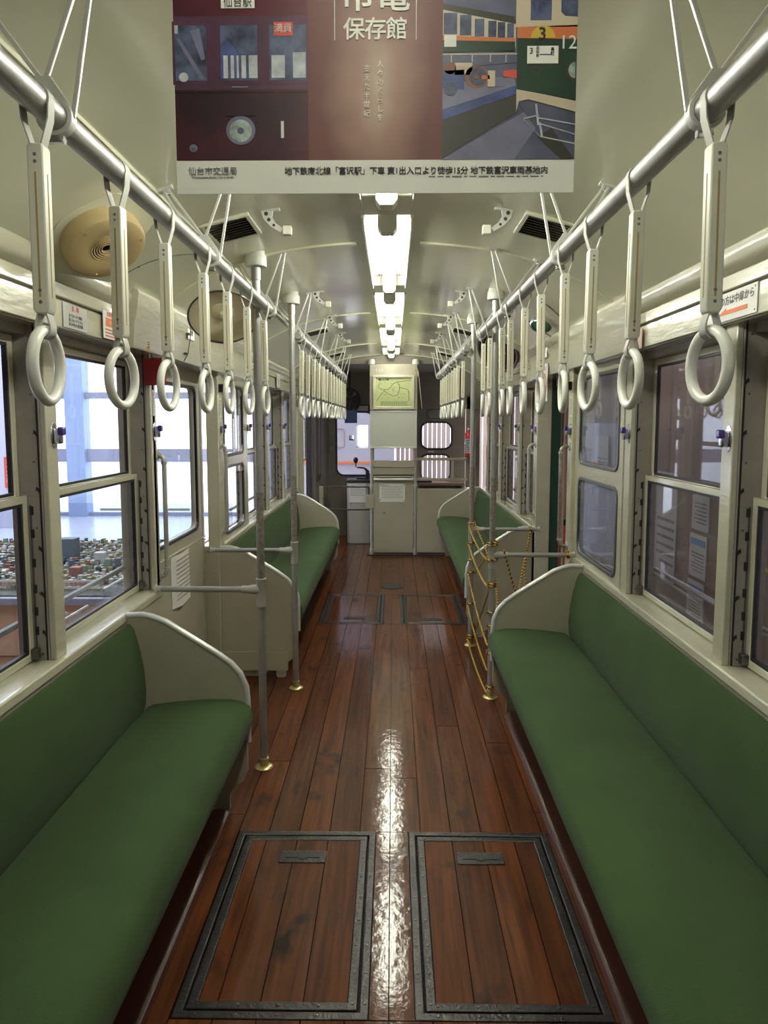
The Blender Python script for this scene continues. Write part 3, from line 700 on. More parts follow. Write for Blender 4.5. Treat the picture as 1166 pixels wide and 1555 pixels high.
# ============================================================ BENCHES
def cloth_strip(prof, y0, y1, name, par, at, nseg=24, wob=.002, seed=0):
    rnd = random.Random(seed); n = len(prof); v = []; f = []
    for j in range(nseg + 1):
        y = y0 + (y1 - y0) * j / nseg; e = 0
        if j == 0 or j == nseg: e = .012
        for i, (x, z) in enumerate(prof):
            cx = sum(p[0] for p in prof) / n; cz_ = sum(p[1] for p in prof) / n
            k = 1 - e * 1.0
            v.append((cx + (x - cx) * k + rnd.uniform(-wob, wob) * .3, y, cz_ + (z - cz_) * k + rnd.uniform(-wob, wob) * .5))
    for j in range(nseg):
        for i in range(n):
            q = (i + 1) % n; f.append((j * n + i, j * n + q, (j + 1) * n + q, (j + 1) * n + i))
    f += [tuple(range(n))[::-1], tuple(range(nseg * n, nseg * n + n))]
    o = MB().add(v, f).build(name, 'green', None, smooth=True)
    b_ = o.modifiers.new('bevel', 'BEVEL'); b_.width = .01; b_.segments = 2; b_.limit_method = 'ANGLE'; b_.angle_limit = rad(50)
    return place(par, o, at)
def bench(s, y0, y1, lab):
    at = (W(s, .75), y0, 0)
    t = thing('upholstered_bench', lab, 'bench', at)
    X = lambda d: W(s, d)
    cush = [(X(.93), .425), (X(.90), .440), (X(.82), .452), (X(.70), .462), (X(.60), .462), (X(.555), .455), (X(.525), .438), (X(.512), .410), (X(.512), .375), (X(.522), .352), (X(.545), .340), (X(.93), .335)]
    cloth_strip(cush, y0, y1, 'seat_cushion', t, at, 28, seed=1)
    back = [(X(.990), .752), (X(.978), .756), (X(.962), .735), (X(.942), .66), (X(.928), .58), (X(.922), .50), (X(.925), .44), (X(.935), .405), (X(.995), .40)]
    cloth_strip(back, y0, y1, 'backrest', t, at, 28, seed=2)
    place(t, MB().box(X(.56), X(.995), y0, y1, .315, .338).build('seat_board', 'cream2', None, .003), at)
    place(t, MB().box(X(.553), X(.560), y0, y1, .318, .340).build('metal_edge', 'chrome', None, .001), at)
    place(t, MB().box(X(.74), X(.995), y0, y1, .0, .315).build('heater_box', 'cream2', None, .004), at)
    return t
bench(-1, -1.9, 2.632, 'green cushioned bench along the left wall nearest the camera')
bench(-1, 4.12, 7.13, 'green cushioned bench along the left wall beyond the poles')
bench(1, -1.9, 3.582, 'green cushioned bench along the right wall nearest the camera')
bench(1, 4.925, 7.93, 'green cushioned bench along the right wall beyond the roped doorway')
def end_panel(s, y, lab, t=.018, floorpanel=False, ftop=None):
    at = (W(s, .65), y, 0); e = thing('bench_end_panel', lab, 'panel', at)
    dx = .010 if s < 0 else 0
    pr = [(.992, .06), (.992, .80), (.935, .80), (.90, .793), (.85, .775), (.66, .655), (.60, .612), (.565, .57), (.545, .52), (.54, .46), (.54, .17), (.555, .13), (.60, .095), (.612, .07), (.612, .012), (.625, 0), (.665, 0), (.672, .012), (.675, .06)]
    P = [(W(s, d), z - .022) if z > .5 else (W(s, d), z) for d, z in pr]
    place(e, MB().prism(P, y, y + t, 'y').build('side_panel', 'cream2', None, .003), at)
    if floorpanel:
        place(e, MB().box(W(s, .60), W(s, .992), y - .006, y - .0005, .045, .16).build('kick_plate', 'cream2', None, .002), at)
    rail = [(W(s, .992), .782), (W(s, .935), .785), (W(s, .90), .778), (W(s, .85), .760), (W(s, .66), .640), (W(s, .602), .598), (W(s, .565), .556), (W(s, .544), .505), (W(s, .538), .45), (W(s, .538), .285)]
    place(e, MB().tube([(a, y + t / 2, c) for a, c in rail], .0125, 10).build('edge_rail', 'alu'), at)
    return e
end_panel(-1, 2.635, 'cream end panel with metal edge rail, at the end of the near left bench')
end_panel(-1, 4.10, 'cream end panel with metal edge rail, start of the far left bench', floorpanel=True)
end_panel(-1, 7.135, 'cream end panel at the far end of the far left bench, by the cab gate')
end_panel(1, 3.585, 'cream end panel with metal edge rail, at the end of the near right bench')
end_panel(1, 4.905, 'cream end panel with metal edge rail, start of the far right bench')
end_panel(1, 7.935, 'cream end panel against the bulkhead, far end of the right bench')

# ============================================================ FLOOR HATCHES
def hatch(x0, x1, y0, y1, lab, px, py):
    at = (x0, y0, -.02); t = thing('floor_hatch', lab, 'hatch', at); A = lambda o: place(t, o, at)
    A(MB().box(x0, x1, y0, y1, -.023, -.018).build('well', 'gap'))
    def frame(a, wd, z1, nm):
        A(MB().prism([(x0 + a, y0 + a), (x1 - a, y0 + a), (x1 - a, y1 - a), (x0 + a, y1 - a)], -.018, z1, 'z', None, [(x0 + a + wd, y0 + a + wd), (x1 - a - wd, y0 + a + wd), (x1 - a - wd, y1 - a - wd), (x0 + a + wd, y1 - a - wd)]).build(nm, 'blackm', None, .0025))
    frame(0, .024, .0025, 'outer_frame'); frame(.030, .026, .002, 'lid_rim')
    i0, i1 = x0 + .056, x1 - .056; n = 4; wd = (i1 - i0) / n
    edges = sorted({i0, i1} | {-.01 + PW * k for k in range(-9, 9) if i0 + .02 < -.01 + PW * k < i1 - .02})
    for a, c in zip(edges, edges[1:]): A(MB().box(a + .0015, c - .0015, y0 + .056, y1 - .056, -.018, -.0005).build('board', 'wood', None, smooth=False))
    b_ = MB()
    for q in (.012, .043):
        k = y0 + .05
        while k < y1 - .02:
            for x in (x0 + q, x1 - q): b_.lathe([(.0038, .002), (.003, .004), (0, .0046)], (x, k, 0), 6)
            k += .105
        k = x0 + .06
        while k < x1 - .03:
            for y in (y0 + q, y1 - q): b_.lathe([(.0038, .002), (.003, .004), (0, .0046)], (k, y, 0), 6)
            k += .105
    r = A(b_.build('rivets', 'rivet')); r['kind'] = 'stuff'
    h = A(MB().box(px - .082, px + .082, py - .034, py + .034, -.0005, .003).build('pull_plate', 'blackm', None, .002))
    A(MB().box(px - .06, px + .06, py - .0085, py + .0085, .003, .0044).build('pull_slot', 'black'))
    A(MB().lathe([(.018, .003), (.018, .0046)], (px, py, 0), 14).build('pull_hole', 'black'))
    for sx in (-.073, .073):
        for sy in (-.026, .026): A(MB().lathe([(.004, .003), (.003, .0042), (0, .0045)], (px + sx, py + sy, 0), 8).build('screw', 'rivet'))
hatch(*HR[0], 'wooden floor hatch with black riveted frame, near left', -.315, 2.353)
hatch(*HR[1], 'wooden floor hatch with black riveted frame, near right', .305, 2.350)
hatch(*HR[2], 'wooden floor hatch farther down the aisle, left of centre', -.30, 5.40)
hatch(*HR[3], 'wooden floor hatch farther down the aisle, right of centre', .30, 5.37)
o = MB().lathe([(.104, 0), (.106, .003), (.098, .006), (.09, .0045), (0, .0045)], (-.01, 6.45, 0), 32).build('floor_cover_plate', 'blackm'); tag(o, 'small round black cover plate in the aisle beyond the far hatches', 'cover')

# ============================================================ STOP BUTTONS AND WALL SIGNS
def button(s, y, d, z, lab):
    at = (W(s, d), y, z); t = thing('stop_button', lab, 'button', at, 'purple stop buttons on the pillars'); A = lambda o: place(t, o, at)
    el = [(y + .021 * math.cos(a * PI / 12), z + .040 * math.sin(a * PI / 12) * (1 if True else 1)) for a in range(24)]
    A(MB().prism(el, W(s, d), W(s, d - .004), 'x').build('oval_plate', 'chrome', None, .001))
    A(MB().box(W(s, d - .004), W(s, d - .028), y - .012, y + .012, z - .026, z + .022).build('body', 'chrome', None, .006))
    A(MB().box(W(s, d - .018), W(s, d - .036), y - .014, y + .014, z + .000, z + .026).build('button', 'purple', None, .005))
def pill_sticker(s, y, d, z, lab, h=.085):
    at = (W(s, d), y, z); t = thing('pillar_sticker', lab, 'sticker', at, 'small vertical notices above the stop buttons'); A = lambda o: place(t, o, at)
    A(MB().box(W(s, d), W(s, d - .0012), y - .011, y + .011, z - h / 2, z + h / 2).build('plate', 'white'))
    A(lines('small_print', y - .008, y + .008, z - h * .42, z + h * .42, 12, W(s, d - .0012), 'inkg', None, 'l' if s < 0 else 'r', .6, 3))
BL = [(2.155, 1.012), (3.065, 1.01), (4.15, .985), (5.035, 1.012), (5.825, 1.012), (6.685, 1.012)]
BR = [(2.11, 1.012), (3.0, 1.012), (3.88, .985), (4.90, 1.0), (5.62, 1.012), (6.53, 1.012)]
pn = ['nearest the camera', 'second from the camera', 'third from the camera', 'fourth from the camera', 'fifth from the camera', 'sixth from the camera']
for s, B, nm in ((-1, BL, 'left'), (1, BR, 'right')):
    for k, (y, d) in enumerate(B):
        button(s, y, d, 1.478 if s < 0 else 1.470, 'purple stop button in a chrome holder on the %s wall, %s' % (nm, pn[k]))
        pill_sticker(s, y, d, 1.60, 'narrow white notice above the stop button, %s wall, %s' % (nm, pn[k]), .11)
def wall_sign(name, s, y0, y1, z0, z1, d, lab, m='white', t=.0025, cat='sign'):
    at = (W(s, d), (y0 + y1) / 2, (z0 + z1) / 2); e = thing(name, lab, cat, at)
    place(e, MB().box(W(s, d), W(s, d - t), y0, y1, z0, z1).build('plate', m, None, .001), at); return e, at
def wt(e, at, s, txt, size, m, y, z, d, **k):
    o = text(txt, size, m, None, (W(s, d), y, z), (rad(90), 0, rad(90) if s < 0 else rad(-90)), **k); place(e, o, at); return o
# left wall signs
e, at = wall_sign('danger_sign', -1, 2.19, 2.36, 1.808, 1.884, .984, 'grey danger notice with red heading above the left window', 'signgrey')
wt(e, at, -1, '危  険', .020, 'redink', 2.275, 1.870, .981); wt(e, at, -1, 'まどから手や顔を\n出さないで下さい\n走行中は大変危険', .0125, 'ink', 2.275, 1.834, .981, lsp=1.05)
e, at = wall_sign('hazard_sign', -1, 2.475, 2.665, 1.808, 1.905, .977, 'white and red notice, second sign above the left window', 'white')
wt(e, at, -1, '危険物持込禁止', .0185, 'redink', 2.57, 1.892, .974)
place(e, MB().box(W(-1, .975), W(-1, .9738), 2.495, 2.645, 1.850, 1.880).build('red_field', 'orangeink'), at)
wt(e, at, -1, 'ガソリン・灯油', .013, 'white', 2.57, 1.865, .9732)
place(e, lines('small_print', 2.49, 2.65, 1.812, 1.845, 3, W(-1, .9745), 'redink', None, 'l', .45, 5), at)
e, at = wall_sign('yellow_label', -1, 2.835, 2.872, 1.803, 1.893, .952, 'narrow vertical yellow label on the left door cover', 'yellow', .0015)
place(e, lines('small_print', 2.843, 2.864, 1.81, 1.885, 8, W(-1, .9503), 'ink', None, 'l', .5, 6), at)
e, at = wall_sign('small_notice', -1, 3.35, 3.46, 1.905, 1.965, .936, 'small white notice on the left door cover by the dish', 'white')
wt(e, at, -1, '点検', .030, 'ink', 3.405, 1.935, .932)
e, at = wall_sign('small_notice', -1, 4.78, 4.93, 1.80, 1.88, .982, 'tiny white notice with red dot on the left header, beyond the first pole', 'white')
place(e, lines('small_print', 4.80, 4.90, 1.83, 1.87, 3, W(-1, .979), 'inkg', None, 'l', .5, 8), at)
e, at = wall_sign('small_notice', -1, 6.1, 6.3, 1.81, 1.93, .972, 'far white notice on the left wall moulding', 'signgrey')
# red plate over the door window: hangs facing the camera
o = MB().box(W(-1, 1.03), W(-1, .935), 3.01, 3.018, 1.672, 1.785).build('red_plate', 'red', None, .002); tag(o, 'plain red square plate hanging beside the left sliding door', 'plate')
o = MB().box(W(-1, 1.0), W(-1, .955), 4.12, 4.20, 1.69, 1.735).build('door_stop', 'rubber', None, .006); tag(o, 'dark rubber block above the grab rail past the left door', 'stopper')
o = MB().box(W(1, 1.0), W(1, .955), 3.88, 3.96, 1.69, 1.735).build('door_stop', 'rubber', None, .006); tag(o, 'dark rubber block above the grab rail before the right doorway', 'stopper')
# paper notice on the left door
at = (W(-1, 1.079), 3.62, .66); e = thing('paper_notice', 'white typed paper notice taped to the left sliding door', 'notice', at)
place(e, MB().add([(W(-1, 1.084), 3.475, .845), (W(-1, 1.070), 3.60, .842), (W(-1, 1.077), 3.765, .845), (W(-1, 1.082), 3.475, .58), (W(-1, 1.066), 3.60, .572), (W(-1, 1.075), 3.765, .575),
                   (W(-1, 1.085), 3.475, .845), (W(-1, 1.071), 3.60, .842), (W(-1, 1.078), 3.765, .845), (W(-1, 1.083), 3.475, .58), (W(-1, 1.067), 3.60, .572), (W(-1, 1.076), 3.765, .575)],
                  [(0, 1, 4, 3), (1, 2, 5, 4), (6, 9, 10, 7), (7, 10, 11, 8), (0, 6, 7, 1), (1, 7, 8, 2), (3, 4, 10, 9), (4, 5, 11, 10), (0, 3, 9, 6), (2, 8, 11, 5)]).build('sheet', 'paper'), at)
place(e, lines('print_lines', 3.50, 3.74, .61, .83, 10, W(-1, 1.0645), 'inkg', None, 'l', .22, 12), at)
# right wall signs
e, at = wall_sign('exit_direction_sign', 1, 1.925, 2.235, 1.808, 1.888, .984, 'white sign with black lettering and an orange arrow above the right window', 'white', .003)
wt(e, at, 1, 'お降りの方は中扉から', .0285, 'ink', 2.08, 1.863, .980)
place(e, MB().prism([(1.975, 1.826), (1.975, 1.838), (2.10, 1.838), (2.10, 1.844), (2.155, 1.826)], W(1, .981), W(1, .9802), 'x').build('arrow', 'orangeink', None, smooth=False), at)
for yy in (1.937, 2.223):
    for zz in (1.817, 1.879): place(e, MB().lathe([(.003, 0), (0, -.001)], (W(1, .981), yy, zz), 8, 'x').build('screw', 'ink'), at)
e, at = wall_sign('small_notice', 1, 2.775, 2.835, 1.80, 1.875, .975, 'small pink notice hanging at the end of the right door cover', 'slat')
e, at = wall_sign('switch_label', 1, 4.28, 4.44, 1.90, 1.985, .935, 'white plate with black marks on the right door cover', 'white')
wt(e, at, 1, '入 切', .035, 'ink', 4.36, 1.943, .931)
e, at = wall_sign('prohibition_sign', 1, 4.29, 4.49, 1.640, 1.868, .944, 'hanging white sign with a red oval, in the open right doorway', 'white', .003)
wt(e, at, 1, 'あぶない', .030, 'redink', 4.39, 1.838, .9405)
ell = lambda ry, rz: [(4.39 + ry * math.cos(a * PI / 16), 1.735 + rz * math.sin(a * PI / 16)) for a in range(32)]
place(e, MB().prism(ell(.075, .078), W(1, .941), W(1, .9395), 'x', None, ell(.060, .063)).build('red_ring', 'orangeink'), at)
place(e, MB().prism([(4.375, 1.685), (4.40, 1.685), (4.405, 1.76), (4.38, 1.765)], W(1, .941), W(1, .9395), 'x').build('figure', 'ink', None, smooth=False), at)
place(e, MB().lathe([(0, 0), (.012, 0), (.012, -.0012), (0, -.0012)], (W(1, .941), 4.392, 1.778), 12, 'x').build('figure_head', 'ink'), at)
e, at = wall_sign('small_notice', 1, 4.86, 4.98, 1.80, 1.89, .978, 'small red and white notice on the right header past the door cover', 'white')
place(e, MB().box(W(1, .976), W(1, .975), 4.88, 4.96, 1.845, 1.87).build('red_field', 'orangeink'), at)

# ============================================================ POSTER
at = (-.024, .93, 1.8065)
po = thing('hanging_poster', 'large printed tram museum poster hanging across the aisle from the ceiling', 'poster', at)
K = .4985 / 598
def px_(u): return -.2735 + (u - 271) * K
def pz_(v): return 1.8070 + (294 - v) * .000793
PY = .93
def pq(u0, u1, v0, v1, m, lay, name='print_field'):
    o = MB().box(px_(u0), px_(u1), PY - .0010 - lay * .00022, PY - .0009, pz_(v1), pz_(v0)).build(name, m, None, smooth=False); return place(po, o, at)
def pp(pts, m, lay, name='print_shape'):
    o = MB().prism([(px_(u), pz_(v)) for u, v in pts], PY - .0010 - lay * .00022, PY - .0009, 'y').build(name, m, None, smooth=False); return place(po, o, at)
def pcirc(u, v, r, m, lay, a0=0, a1=360, name='print_shape', ry=None):
    return pp([(u + r * math.cos(rad(a0 + (a1 - a0) * k / 28)), v - (ry or r) * math.sin(rad(a0 + (a1 - a0) * k / 28))) for k in range(28 if a1 - a0 >= 360 else 29)], m, lay, name)
def ptx(s_, u, v, hpx, m, lay=6, **k):
    o = text(s_, hpx * K, m, None, (px_(u), PY - .001 - lay * .00022, pz_(v)), RC, name='lettering', **k); return place(po, o, at)
M['p_sheet'] = mat('poster_paper', (.80, .80, .72), .5)
M['p_maroon'] = mat('poster_maroon', (.11, .010, .024), .4, var=.75, vscale=9, col2=(.022, .003, .010))
M['p_purple'] = mat('poster_purple', (.10, .035, .075), .4, var=.4, vscale=20)
M['p_navy'] = mat('poster_night_blue', (.02, .025, .05), .4, var=.8, vscale=45, col2=(.10, .13, .22))
M['p_pale'] = mat('poster_window_pale', (.55, .58, .62), .4, var=.35, vscale=60)
M['p_green'] = mat('poster_dark_green', (.018, .055, .028), .4, var=.4, vscale=18)
M['p_cream'] = mat('poster_cream', (.55, .47, .34), .4)
M['p_orange'] = mat('poster_orange', (.58, .17, .06), .4)
M['p_floor'] = mat('poster_hall_floor', (.045, .042, .032), .4)
M['p_conc'] = mat('poster_concrete', (.20, .20, .30), .4, var=.3, vscale=30)
M['p_hall'] = mat('poster_hall_grey', (.13, .14, .22), .4, var=.5, vscale=14)
M['p_blue'] = mat('poster_blue_steel', (.07, .10, .28), .4, var=.4, vscale=60)
M['p_brown'] = mat('poster_brown_wheel', (.22, .09, .05), .4)
M['p_lamp'] = mat('poster_lamp_glass', (.45, .55, .50), .3, var=.6, vscale=90)
M['p_text'] = mat('poster_pale_text', (.92, .84, .74), .4)
# brown title panel: radial gradient, paler at the centre
mm = bpy.data.materials.new('poster_brown_panel'); mm.use_nodes = True; nt = mm.node_tree; bs = nt.nodes['Principled BSDF']; bs.inputs['Roughness'].default_value = .45
g = nt.nodes.new('ShaderNodeNewGeometry'); sx = nt.nodes.new('ShaderNodeMapping'); sx.vector_type = 'POINT'
sx.inputs['Location'].default_value = (-px_(575) * 11, 0, -pz_(130) * 5); sx.inputs['Scale'].default_value = (11, 0, 5)
nt.links.new(g.outputs['Position'], sx.inputs[0])
ln = nt.nodes.new('ShaderNodeVectorMath'); ln.operation = 'LENGTH'; nt.links.new(sx.outputs[0], ln.inputs[0])
nz = nt.nodes.new('ShaderNodeTexNoise'); nz.inputs['Scale'].default_value = 18; nt.links.new(g.outputs['Position'], nz.inputs['Vector'])
ad = nt.nodes.new('ShaderNodeMath'); ad.operation = 'MULTIPLY_ADD'; ad.inputs[1].default_value = .35; nt.links.new(nz.outputs['Fac'], ad.inputs[0]); nt.links.new(ln.outputs['Value'], ad.inputs[2])
cr = nt.nodes.new('ShaderNodeValToRGB'); cr.color_ramp.elements[0].position = .12; cr.color_ramp.elements[0].color = (.50, .40, .30, 1); cr.color_ramp.elements[1].position = .95; cr.color_ramp.elements[1].color = (.135, .035, .028, 1)
e_ = cr.color_ramp.elements.new(.5); e_.color = (.30, .16, .11, 1)
nt.links.new(ad.outputs[0], cr.inputs[0]); nt.links.new(cr.outputs[0], bs.inputs['Base Color']); M['p_brownpanel'] = mm
place(po, MB().box(px_(270.5), px_(870.5), PY - .0009, PY + .0004, pz_(294), pz_(-150)).build('sheet', 'p_sheet', None, smooth=False), at)
pq(271, 471, -130, 243, 'p_maroon', 0, 'left_photograph'); pq(471, 672, -130, 243, 'p_brownpanel', 0, 'title_panel'); pq(672, 870.5, -130, 243, 'p_hall', 0, 'right_photograph')
# left photo: dark red tram front
pq(271, 471, 26, 136, 'p_purple', 1); pq(271, 471, 136, 140, 'p_maroon', 2)
for u0, u1 in ((273, 320), (341, 396), (414, 469)):
    pq(u0 - 4, u1 + (4 if u1 < 465 else 2), 34, 128, 'p_purple', 2); pq(u0, u1, 40, 122, 'p_navy', 3, 'printed_window')
pp([(341, 70), (352, 62), (368, 82), (396, 84), (396, 119), (341, 119)], 'p_blue', 4); pq(345, 396, 85, 119, 'p_pale', 5)
for u in (352, 361, 368, 379): pq(u, u + 4, 85, 119, 'p_navy', 6)
pq(417, 437, 85, 119, 'p_pale', 5); pq(449, 468, 81, 119, 'p_pale', 5)
pp([(275, 60), (280, 58), (316, 118), (310, 120)], 'p_conc', 4); pp([(296, 48), (310, 44), (318, 90), (312, 92)], 'p_conc', 4)
pcirc(285, 117, 7, 'p_pale', 5); pq(273, 278, 40, 52, 'p_pale', 5)
pq(343, 393, 1, 15, 'p_sheet', 4, 'destination_plate'); ptx('仙台駅', 368, 8, 14, 'ink', 6, spacing=1.05)
pq(421, 449, 36, 56, 'redink', 5, 'red_plate'); ptx('満員', 435, 46, 13, 'white', 7)
pcirc(369, 197, 22, 'p_conc', 2); pcirc(369, 198, 17, 'p_lamp', 3, name='printed_headlight'); pcirc(369, 198, 5, 'p_navy', 4); pcirc(369, 180, 24, 'p_maroon', 4, 25, 155, ry=11)
pcirc(297, 224, 6, 'p_conc', 3); pcirc(297, 226, 3, 'p_navy', 4); pq(357, 381, 131, 133, 'p_conc', 4)
ptx('1', 432, 198, 34, 'white', 4, bold=.0004)
# title
ptx('仙台', 574, -70, 64, 'p_sheet', 4, bold=.0005); ptx('市電', 572, -1, 53, 'p_sheet', 4, bold=.0006, spacing=.95); ptx('保存館', 572, 49, 33, 'p_sheet', 4, bold=.0004, spacing=.92)
pq(511, 512, -120, 63, 'p_sheet', 3); pq(632, 633, -120, 63, 'p_sheet', 3)
ptx('\n'.join('人々のくらしを'), 579, 140, 11, 'p_text', 4, lsp=1.15, spacing=1); ptx('\n'.join('支えた半世紀'), 559, 140, 11, 'p_text', 4, lsp=1.15)
# right photo
pp([(672, 10), (778, 30), (780, 41), (672, 19)], 'p_floor', 1); pp([(672, 19), (780, 41), (780, 75), (672, 70)], 'p_cream', 1)
for u0, u1, a, c in ((673, 693, 24, 55), (697, 714, 27, 57), (719, 733, 33, 59), (739, 751, 36, 60), (753, 764, 38, 61), (767, 777, 40, 61)): pq(u0, u1, a, c, 'p_navy', 2, 'printed_window')
pp([(672, 57), (779, 62), (779, 67), (672, 64)], 'p_orange', 2); pp([(672, 64), (779, 67), (779, 82), (672, 82)], 'p_green', 2); pq(674, 692, 57, 74, 'p_sheet', 3)
pp([(672, 84), (782, 80), (782, 98), (672, 106)], 'p_hall', 2); pq(672, 782, 84, 86, 'p_cream', 3)
for u in (684, 715, 742, 765): pq(u, u + 1.5, 84, 97, 'p_cream', 3)
pp([(672, 140), (782, 130), (782, 145), (672, 183)], 'p_blue', 2); pp([(672, 128), (778, 120), (782, 132), (672, 168)], 'p_conc', 3); pp([(672, 110), (704, 108), (704, 138), (672, 136)], 'p_blue', 4)
pcirc(683, 106, 9, 'p_brown', 4); pcirc(723, 119, 18, 'p_brown', 4, name='printed_wheel', ry=17); pcirc(725, 119, 13, 'p_navy', 5); pcirc(722, 119, 4, 'p_brown', 6); pcirc(684, 137, 10, 'p_navy', 5); pq(730, 742, 117, 123, 'p_orange', 6); pq(739, 750, 110, 134, 'p_cream', 6); pq(748, 762, 120, 134, 'p_conc', 5); pq(690, 716, 98, 116, 'p_cream', 4)
pp([(672, 183), (782, 146), (784, 172), (672, 241)], 'p_floor', 2); pp([(672, 243), (800, 168), (870.5, 190), (870.5, 243)], 'p_conc', 2); pp([(762, 110), (783, 108), (783, 122), (762, 118)], 'redink', 3)
pp([(780, -130), (870.5, -130), (870.5, 46), (780, 46)], 'p_cream', 4); pq(801, 832, -60, 36, 'p_navy', 5, 'printed_window'); pp([(845, -60), (870.5, -60), (870.5, 31), (852, 30), (846, 24)], 'p_navy', 5, 'printed_window'); pq(808, 812, -50, 30, 'p_blue', 6); pq(854, 868, 5, 8, 'p_blue', 6)
pp([(782, 46), (870.5, 43), (870.5, 64), (782, 62)], 'p_orange', 4); pp([(782, 62), (870.5, 64), (870.5, 154), (824, 146), (782, 139)], 'p_green', 4); pp([(782, 138), (824, 146), (870.5, 156), (870.5, 172), (800, 153), (786, 156), (782, 172)], 'p_cream', 5)
pcirc(820, 62, 18, 'yellow', 5, 0, 180); ptx('3', 819, 57, 25, 'ink', 7, bold=.0003); pq(799, 847, 73, 104, 'ink', 5); pq(797, 843, 74, 100, 'p_sheet', 6, 'printed_sign'); ptx('3', 803, 82, 12, 'ink', 8); pq(815, 831, 86, 87.5, 'blue', 7); ptx('北\n仙\n台', 812, 83, 5, 'ink', 8); ptx('長\n町', 834, 83, 6, 'ink', 8)
pcirc(811, 110, 7, 'p_floor', 5); pcirc(811, 110, 4, 'p_green', 6); ptx('12', 857, 70, 27, 'white', 7, ax='CENTER'); pcirc(868, 111, 13, 'p_floor', 5, 90, 270, ry=16); pcirc(868.5, 110, 10, 'p_lamp', 6, 90, 270, ry=12)
pp([(786, 160), (800, 157), (870.5, 178), (870.5, 243), (780, 243), (812, 196)], 'p_hall', 3); pp([(814, 210), (835, 196), (870.5, 243), (850, 243)], 'p_floor', 4)
for (a, b0, c, d_) in ((793, 181, 816, 176), (793, 182, 818, 208), (815, 180, 870, 190), (818, 189, 870, 205), (818, 208, 870, 219), (810, 160, 814, 192), (816, 188, 820, 210)): pp([(a, b0), (c, d_), (c + 1, d_ + 2), (a + 1, b0 + 2)] if abs(c - a) > 6 else [(a, b0), (c, d_), (c + 3, d_), (a + 3, b0)], 'p_pale', 6)
ptx('仙台市交通局', 325.5, 260, 12.6, 'inkg', 3, spacing=.98); ptx('Transportation Bureau City of Sendai', 325, 268.5, 4.2, 'inkg', 3, sx=1.0)
ptx('地下鉄南北線「富沢駅」下車 東1出入口より徒歩15分 地下鉄富沢車両基地内', 633, 260.5, 11.9, 'ink', 3, bold=.00012, spacing=.965)
o = lines('fine_print', px_(652), px_(828), pz_(272), pz_(266), 1, PY - .0012, 'inkg', None, 'c', .3, 9, thick=.0002); place(po, o, at)
# ============================================================ BULKHEAD AND CAB
Y8 = 8.0
bh = thing('bulkhead', 'cream cab bulkhead at the car end with pipe posts, route map and panel door', 'partition', (0, Y8, 0))
A = lambda o: place(bh, o, (0, Y8, 0))
for x in (-.243, .250):
    o = A(MB().lathe([(.017, 0), (.017, 2.19)], (x, Y8, 0), 14).build('pipe_post', 'silver'))
    for z in (.01, .50, .74): A(MB().lathe([(.022, 0), (.023, .002), (.023, .07), (.022, .072)], (x, Y8, z), 14).build('pipe_collar', 'silver'))
    A(MB().lathe([(.03, 0), (.04, .004), (.04, .04), (.03, .06)], (x, Y8, 2.15), 18).build('ceiling_socket', 'lamp_end'))
A(MB().box(-.262, .268, Y8 - .03, Y8 + .12, 1.645, 2.155).build('header_box', 'cream2', None, .006))
fr = A(MB().prism([(-.228, 1.652), (.236, 1.652), (.236, 2.035), (-.228, 2.035)], Y8 - .055, Y8 - .03, 'y', None, [(-.195, 1.685), (.203, 1.685), (.203, 2.005), (-.195, 2.005)]).build('map_frame', 'cream', None, .005))
mp = A(MB().box(-.195, .203, Y8 - .036, Y8 - .031, 1.685, 2.005).build('route_map', 'map'))
b_ = MB(); r2 = random.Random(11)
def mpath(p): b_.tube([(x, Y8 - .0365, z) for x, z in p], .0028, 4)
mpath([(-.15, 1.95), (-.17, 1.90), (-.12, 1.87), (-.06, 1.875), (-.03, 1.90), (0, 1.94), (.05, 1.96), (.12, 1.965), (.18, 1.98)])
mpath([(-.18, 1.75), (-.15, 1.80), (-.10, 1.86), (-.06, 1.83), (.0, 1.80), (.05, 1.815), (.07, 1.87), (.07, 1.92), (.04, 1.96)])
mpath([(.07, 1.90), (.12, 1.885), (.165, 1.87), (.175, 1.82), (.175, 1.75)])
for k in range(34):
    x, z = r2.uniform(-.17, .18), r2.uniform(1.76, 1.97); b_.box(x, x + r2.uniform(.006, .02), Y8 - .038, Y8 - .036, z, z + .005)
A(b_.build('map_lines', 'mapline')); A(lines('map_table', -.14, .17, 1.695, 1.745, 5, Y8 - .036, 'mapline', None, 'c', .5, 14, thick=.001))
A(MB().box(-.165, -.05, Y8 - .038, Y8 - .0355, 1.975, 1.992).build('map_title', 'greendoor'))
A(text('市電路線図', .014, 'white', None, (-.108, Y8 - .0385, 1.9835), RC)); A(text('123', .040, 'white', None, (-.155, Y8 - .032, 2.085), RC, spacing=1.5))
wb = A(MB().box(-.250, .256, Y8 - .045, Y8 - .025, 1.235, 1.630).build('whiteboard', 'wboard', None, .002))
A(MB().prism([(-.258, 1.228), (.264, 1.228), (.264, 1.640), (-.258, 1.640)], Y8 - .050, Y8 - .024, 'y', None, [(-.246, 1.240), (.252, 1.240), (.252, 1.626), (-.246, 1.626)]).build('aluminium_frame', 'alu', None, .002))
A(MB().box(-.258, .264, Y8 - .058, Y8 - .024, 1.222, 1.234).build('pen_tray', 'alu', None, .002))
for z0, z1, dy in ((1.015, 1.085, 0), (.925, 1.010, .02)): A(MB().box(-.235, .242, Y8 - .03 + dy, Y8 + .03, z0, z1).build('cross_panel', 'cream2', None, .004))
for x in (-.225, .232): A(MB().box(x - .006, x + .006, Y8 - .005, Y8 + .005, 1.08, 1.235).build('upright_strip', 'cream2'))
